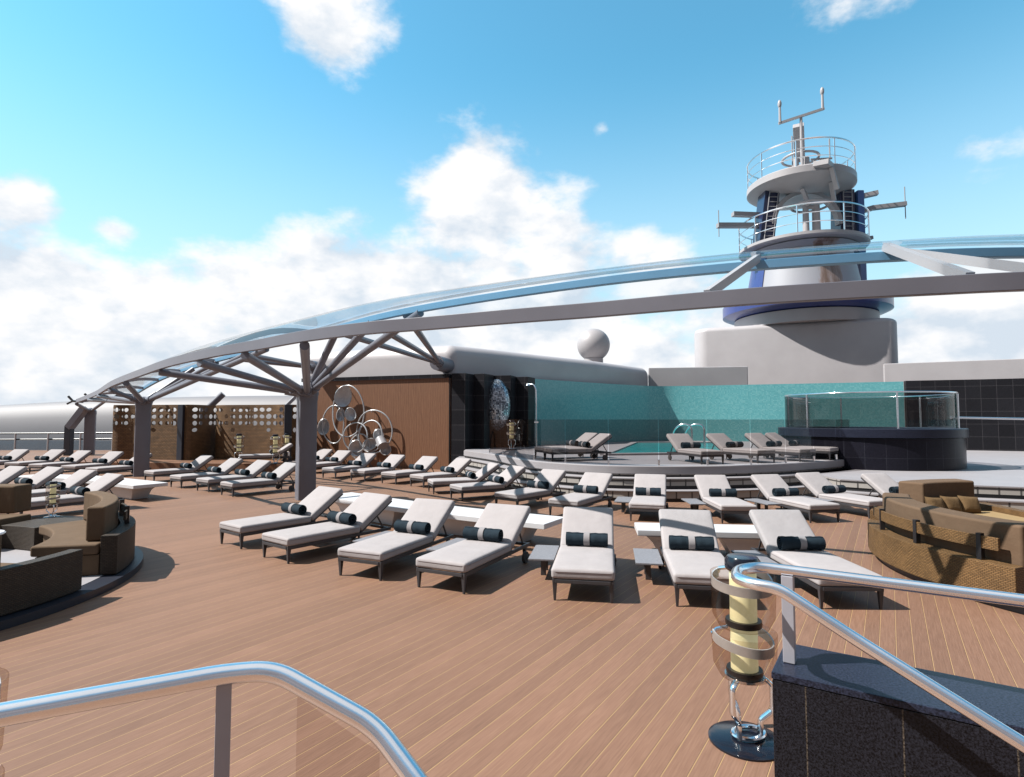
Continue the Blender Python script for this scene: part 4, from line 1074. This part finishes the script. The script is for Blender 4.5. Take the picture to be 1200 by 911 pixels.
# ------------------------------------------------------------------ glass screen, shower, ladder
SC = offset(PLAT, -.14); SC = [p for p in SC if p.x > -.9 and p.x < 11.2]; SCR = resample(SC, 49)
scr = thing('glass_screen', 'long smoked glass screen along the front edge of the pool platform', 'glass screen', (SCR[24].x, SCR[24].y, .86))
so = scr.location.copy(); np_ = 12
for k in range(np_):
    a = [SCR[i]-so for i in range(4*k, 4*k+5)]
    a = [Vector((p.x, p.y, 0)) for p in a]; a[0] = a[0].lerp(a[1], .03); a[-1] = a[-1].lerp(a[-2], .03)
    q = MB(); vs = [p+Vector((0, 0, .03)) for p in a]+[p+Vector((0, 0, 1.23)) for p in a]; q.add(vs, [(i, i+1, 6+i, 5+i) for i in range(4)]); q.build('glass_pane', M['screenglass'], scr, smooth=60)
for i in range(0, 49, 4):
    for dz in (.10,):
        p = SCR[i]-so; q = MB(); q.box((p.x, p.y, dz-.02), (.05, .05, .16)); q.build('pane_clamp', M['steel'], scr, bevel=.006)
shw = thing('shower', 'curved chrome shower pole at the left end of the teal wall', 'shower', (.95, 22.4, .861))
q = MB(); q.tube(round_path([(0, 0, 0), (0, 0, 1.9), (-.02, .05, 2.45), (-.12, .15, 2.62), (-.32, .3, 2.62)], .25, 6), .028, 10); q.build('pole', M['chrome'], shw, smooth=60)
q = MB(); q.cyl((-.32, .3, 2.63), (-.32, .3, 2.57), .06, .09, 18); q.build('shower_head', M['chrome'], shw)
q = MB(); q.cyl((-.08, -.03, 1.12), (.08, -.03, 1.12), .03, n=10); q.build('valve', M['chrome'], shw)
lad = thing('pool_ladder', 'curved steel pool ladder at the pool edge', 'ladder', (7.9, 25.6, .87))
for dx in (-.3, .25):
    q = MB(); q.tube(round_path([(dx-.35, .3, -.1), (dx-.35, .3, .7), (dx-.05, .05, 1.02), (dx+.35, -.2, .95), (dx+.35, -.2, 0)], .4, 6), .045, 10); q.build('handrail', M['steel'], lad, smooth=60)
for z in (.12, .38):
    q = MB(); q.beam((-.65, .3, z), (-.1, .3, z), .12, .04); q.build('rung', M['steel'], lad)

# ------------------------------------------------------------------ ring sculpture on the wooden wall
art = thing('ring_sculpture', 'white sculpture of linked rings and bowl shapes on the wooden wall', 'sculpture', onwall(5.6, 0, 1.6))
ao = art.location.copy(); dW = (B_-A_).normalized(); nW = Vector((dW.y, -dW.x, 0))
if nW.y > 0: nW = -nW
def pix_wall(u, v, out):
    x = (u-600)/F_PX; zz = -(v-455.5)/F_PX; c, s_ = math.cos(PITCH), math.sin(PITCH)
    d = Vector((x, c-zz*s_, s_+zz*c)); P0 = B_+nW*out; t = (P0-Vector((0, 0, 2.1))).dot(nW)/d.dot(nW)
    return Vector((0, 0, 2.1))+d*t-ao
SC_ = 25.3/F_PX     # metres per pixel at the wall
RINGS = [(407.6, 482, 22, 30, .32), (391, 497.6, 15.5, 22.5, .20), (438, 506, 24, 24.5, .26), (417, 513, 16.5, 17, .38), (435, 511, 16, 17.5, .30), (422, 524, 14, 15, .22)]
for u, v, ru, rv, out in RINGS:
    c = pix_wall(u, v, out); q = MB(); pts = []
    for k in range(56):
        a = 2*PI*k/56; pts.append(c+dW*(ru*SC_*math.cos(a))+Vector((0, 0, rv*SC_*math.sin(a)))+nW*.05*math.sin(2*a+u))
    q.tube(pts, .032, 8, closed=True); q.build('ring', M['shell'], art, smooth=60)
SH = [(402, 466, 10, 13, .34, .3), (411, 486.5, 6.5, 8.2, .36, -.3), (399, 487, 5, 8.2, .30, .1), (379, 501.6, 7, 10, .25, .1), (443.6, 510.4, 6, 6.8, .34, -.2), (452, 527.5, 6.2, 7.2, .3, -.4), (434, 521.5, 9, 7, .30, -.5), (417, 526.6, 8.5, 10, .36, .2)]
for u, v, ru, rv, out, tl in SH:
    c = pix_wall(u, v, out); Rm = Matrix((dW, nW, Vector((0, 0, 1)))).transposed() @ Matrix.Rotation(tl, 3, 'Y') @ Matrix.Rotation(-.5, 3, 'Z')
    q = MB(); n, m_ = 24, 8; vs = []; fs = []
    for i in range(m_+1):
        t = i/m_
        for k in range(n):
            a = 2*PI*k/n; p = Vector((ru*SC_*t*math.cos(a), -.16+.17*t*t, rv*SC_*t*math.sin(a)*(1+.12*math.sin(a)))); vs.append(Rm @ p+c)
    for i in range(m_):
        for k in range(n): fs.append((i*n+k, i*n+(k+1) % n, (i+1)*n+(k+1) % n, (i+1)*n+k))
    q.add(vs, fs); q.build('bowl', M['shell'], art, solid=.025, smooth=60)
q = MB(); c = pix_wall(448, 518.7, .4); q.tube([c-dW*.14-nW*.02+Vector((0, 0, .16)), c+dW*.12+nW*.12-Vector((0, 0, .14))], [.2, .23], 20); q.build('cup', M['antenna'], art)
for u, v in ((407, 452.5), (391, 520), (440, 483), (418, 496)):
    c = pix_wall(u, v, .0); q = MB(); q.cyl(c+nW*0.002, c+nW*.3, .02, n=8); q.build('wall_pin', M['steel'], art)

# ------------------------------------------------------------------ cabanas
q = MB(); q.prism([(-19.4, 24.3), (-8.6, 22.9), (-7.9, 31), (-20.5, 31)], .002, .3); tag(q.build('cabana_platform', M['wood'], smooth=0), 'low brown platform under the wicker cabanas', 'platform')
def cabana(path, post_s, label, seed, z0=.301, z1=2.74):
    rnd = random.Random(seed); P = catmull([(p[0], p[1], 0) for p in path], 10); L = [0]
    for i in range(1, len(P)): L.append(L[-1]+(P[i]-P[i-1]).length)
    tot = L[-1]; o0 = P[len(P)//2].copy(); o0.z = 0
    def at(s):
        s = min(max(s, 0), tot); j = 0
        while j < len(P)-2 and L[j+1] < s: j += 1
        return P[j].lerp(P[j+1], (s-L[j])/(L[j+1]-L[j]))-o0
    t = thing('wicker_cabana', label, 'cabana', o0, 0, 'perforated wicker cabanas')
    m = MB(); cw = .36; nc = int(tot/cw); cw = tot/nc; rh = .30; zr = [z1-.07-rh*(k+1) for k in range(4)]
    def quadg(s0, s1, za, zb): m.add([at(s0)+Vector((0,0,za)), at(s1)+Vector((0,0,za)), at(s1)+Vector((0,0,zb)), at(s0)+Vector((0,0,zb))], [(0,1,2,3)], [[(s0,za),(s1,za),(s1,zb),(s0,zb)]])
    for c in range(nc):
        s0, s1 = c*cw, (c+1)*cw
        for sa, sb in ((s0, (s0+s1)/2), ((s0+s1)/2, s1)): quadg(sa, sb, z0, zr[3]); quadg(sa, sb, z1-.07, z1)
        for k in range(4):
            hole = not (post_s-.1 < (s0+s1)/2 < post_s+.55) and (k < 3 or rnd.random() < .25) and rnd.random() < .93
            if not hole:
                quadg(s0, (s0+s1)/2, zr[k], zr[k]+rh); quadg((s0+s1)/2, s1, zr[k], zr[k]+rh); continue
            n = 24; ex, ez = cw*rnd.uniform(.28, .42), rh*rnd.uniform(.28, .38); cz = zr[k]+rh/2; cs = (s0+s1)/2; rot = rnd.uniform(-.4, .4)
            vi, vo = [], []
            for q in range(n):
                a = 2*PI*q/n; x, z = ex*math.cos(a), ez*math.sin(a); x, z = x*math.cos(rot)-z*math.sin(rot)*.6, x*math.sin(rot)*.5+z*math.cos(rot)
                vi.append((cs+x, cz+z)); ca, sa = math.cos(a), math.sin(a); k2 = min(cw/2/abs(ca) if abs(ca) > 1e-6 else 9, rh/2/abs(sa) if abs(sa) > 1e-6 else 9); vo.append((cs+ca*k2, cz+sa*k2))
            for sx in (-1, 1):
                for sz in (-1, 1):
                    cr = (cs+sx*cw/2, cz+sz*rh/2); j = min(range(n), key=lambda i: math.dist(vo[i], cr)); vo[j] = cr
            pts = vo+vi; vs = [at(p[0])+Vector((0, 0, p[1])) for p in pts]; fs = [(q, (q+1) % n, n+(q+1) % n, n+q) for q in range(n)]
            m.add(vs, fs, [[pts[i] for i in f] for f in fs])
    m.build('wicker_wall', M['cabwicker'], t, smooth=30)
    a, b = at(post_s+.06), at(post_s+.36); q = MB(); d = (b-a).normalized(); nn = Vector((d.y, -d.x, 0))
    q.beam((a+b)/2+nn*.05+Vector((0, 0, z0+.002)), (a+b)/2+nn*.05+Vector((0, 0, z1-.002)), .30, .12, up=nn); q.build('post', M['plinth'], t, bevel=.01)
    return t
cabana([(-17.3, 29.3), (-18.2, 27.6), (-18.1, 26.0), (-17.2, 25.95), (-15.8, 25.65), (-14.7, 25.38), (-14.15, 25.32), (-13.95, 26.6), (-13.95, 29.3)], 7.0, 'wicker cabana with oval holes behind the far column, at the left', 4)
cabana([(-13.2, 29.3), (-13.7, 27.6), (-13.75, 26.6), (-13.0, 26.0), (-11.5, 25.68), (-10.6, 25.42), (-9.75, 25.2), (-9.5, 27), (-9.5, 29.3)], 6.9, 'wicker cabana with oval holes just left of the near column', 9)
cabana([(-9.0, 31), (-9.4, 28.5), (-9.4, 27.4), (-8.7, 26.7), (-7.8, 26.6)], 9.5, 'wicker cabana mostly hidden behind the near column', 12)
for (x, y), lb in (((-14.15, 27.0), 'slanting grey strut above the gap between the two wicker cabanas'), ((-11.2, 28.5), 'thin slanting grey strut behind the second wicker cabana')):
    t = thing('slanting_strut', lb, 'strut', (x, y, 0)); q = MB(); q.box((-.35, 0, 1.35), (.26, .26, 2.69)); q.build('post', M['canopy'], t, bevel=.01)
    q = MB(); q.cyl((-.35, 0, 2.45), (.42, .2, 3.3), .15 if x < -13 else .10, n=12); q.build('arm', M['canopy'], t)

# ------------------------------------------------------------------ far left railing and windbreak
rl = thing('deck_railing', 'steel deck railing with frosted panels at the far left edge', 'railing', (-30, 38.2, 0))
q = MB(); q.tube([(-8, .3, 1.12), (0, 0, 1.16), (8.6, -.6, 1.24)], .055, 8); q.build('top_rail', M['black'], rl, smooth=60)
q = MB(); q.tube([(-8, .3, .72), (0, 0, .76), (8.6, -.6, .86)], .05, 8); q.build('mid_rail', M['black'], rl, smooth=60)
for k in range(8):
    x = -7.6+2.25*k; y = .3-.037*(x+8) if x < 0 else -.07*x; q = MB(); q.cyl((x, y-.02, .002), (x, y-.02, 1.15), .06, n=8); q.build('post', M['mastwhite'], rl)
    if k < 7:
        q = MB(); q.box((x+1.12, y-.03, .36), (2.1, .03, .62)); q.build('panel', M['seaglass'], rl)
wb = MB(); P = []
vs = []; fs = []; n = 24
for i in range(n+1):
    t = i/n; x = -62+50*t; y = 52-6*t; zt = 2.0+1.45*math.sin(PI*min(1, .05+t*.62))+.6*t
    for k in range(7):
        a = k/6; vs.append((x, y+2.2*a*a, -1.2+(zt+1.2)*math.sin(a*PI/2)))
for i in range(n):
    for k in range(6): fs.append((i*7+k, (i+1)*7+k, (i+1)*7+k+1, i*7+k+1))
wb.add(vs, fs); tag(wb.build('windbreak', M['windbreak'], None, smooth=60, solid=.2), 'long pale curved windbreak far off behind the left railing', 'windbreak')
pt = thing('railing_post', 'dark post with a slanting arm beside the far left canopy end', 'post', (-25.6, 33.2, 0))
q = MB(); q.box((0, 0, .85), (.34, .34, 1.69)); q.build('post', M['plinth'], pt, bevel=.01)
q = MB(); q.beam((.0, 0, 1.6), (.85, 0, 2.75), .45, .35); q.build('arm', M['canopy'], pt, bevel=.02)

# ------------------------------------------------------------------ foreground: granite wall and handrails
gw = thing('granite_wall', 'black granite stair wall in the lower right corner', 'wall', (1.13, 2.56, 0))
def gl(a, b, z): p = E2*a+E1*b; return (p.x, p.y, z)
def block(nm, a0, a1, b0, b1, z0, z1, mat, bev):
    q = MB(); q.add([gl(a0,b0,z0), gl(a1,b0,z0), gl(a1,b1,z0), gl(a0,b1,z0), gl(a0,b0,z1), gl(a1,b0,z1), gl(a1,b1,z1), gl(a0,b1,z1)], [(3,2,1,0),(4,5,6,7),(0,1,5,4),(1,2,6,5),(2,3,7,6),(3,0,4,7)],
        [None, None]+[[(.21,z0),(.21+a1-a0,z0),(.21+a1-a0,z1),(.21,z1)], [(0.03,z0),(.03+b1-b0,z0),(.03+b1-b0,z1),(0.03,z1)], [(0,z0),(a1-a0,z0),(a1-a0,z1),(0,z1)], [(0,z0),(b1-b0,z0),(b1-b0,z1),(0,z1)]])
    q.build(nm, M[mat], gw, bevel=bev)
block('wall_body', .003, 2.6, .003, .397, .001, .967, 'granite', .003)
block('coping', 0, 2.6, 0, .40, .9705, 1.0, 'granitetop', .004)
rr = thing('handrail', 'polished steel handrail looping over the granite wall at the right', 'handrail', (1.26, 2.66, 1.0))
ro = rr.location.copy()
top = [Vector((1.26, 2.66, 1.415))+E2*2.2+Vector((0,0,.0)), Vector((1.26, 2.66, 1.41)), Vector((1.15, 2.72, 1.41)), Vector((1.03, 2.66, 1.41)), Vector((.975, 2.53, 1.41)), Vector((1.01, 2.44, 1.41)), Vector((1.09, 2.385, 1.408)), Vector((1.31, 2.22, 1.262)), Vector((1.66, 1.90, 1.045)), Vector((2.2, 1.42, .72))]
q = MB(); q.tube(round_path([p-ro for p in top], .06, 6), .0245, 18); q.build('rail', M['steel'], rr, smooth=60)
for a in (0., 1.5):
    p = E2*a; q = MB(); q.box((p.x, p.y, .195), (.05, .05, .386), rz=math.atan2(E2.y, E2.x)); q.build('post', M['railpost'], rr, bevel=.004)
lr = thing('handrail', 'polished steel handrail bending down across the lower left corner', 'handrail', (-.735, 1.5, 0))
lo = lr.location.copy()
LP = [Vector((-1.75, .95, 1.45)), Vector((-1.13, 1.295, 1.45)), Vector((-.735, 1.5, 1.45)), Vector((-.62, 1.53, 1.447)), Vector((-.345, 1.49, 1.325)), Vector((-.215, 1.41, 1.225)), Vector((-.03, 1.29, 1.06))]
q = MB(); q.tube(round_path([p-lo for p in LP], .055, 6), .0255, 18); q.build('rail', M['steel'], lr, smooth=60)
q = MB(); q.box((0, 0, .714), (.036, .012, 1.42), rz=.45); q.build('post', M['railpost'], lr, bevel=.002)
q = MB(); a, b = Vector((-.555, 1.52, 0))-lo, Vector((-.33, 1.475, 0))-lo
q.add([a+Vector((0,0,.1)), b+Vector((0,0,.1)), b+Vector((0,0,1.27)), a+Vector((0,0,1.385))], [(0,1,2,3)]); q.build('glass_panel', M['clearglass'], lr, smooth=0)

for o in bpy.data.objects:
    l = o.get('label')
    if l and not 4 <= len(l.split()) <= 16: print('LABEL LENGTH', len(l.split()), l)
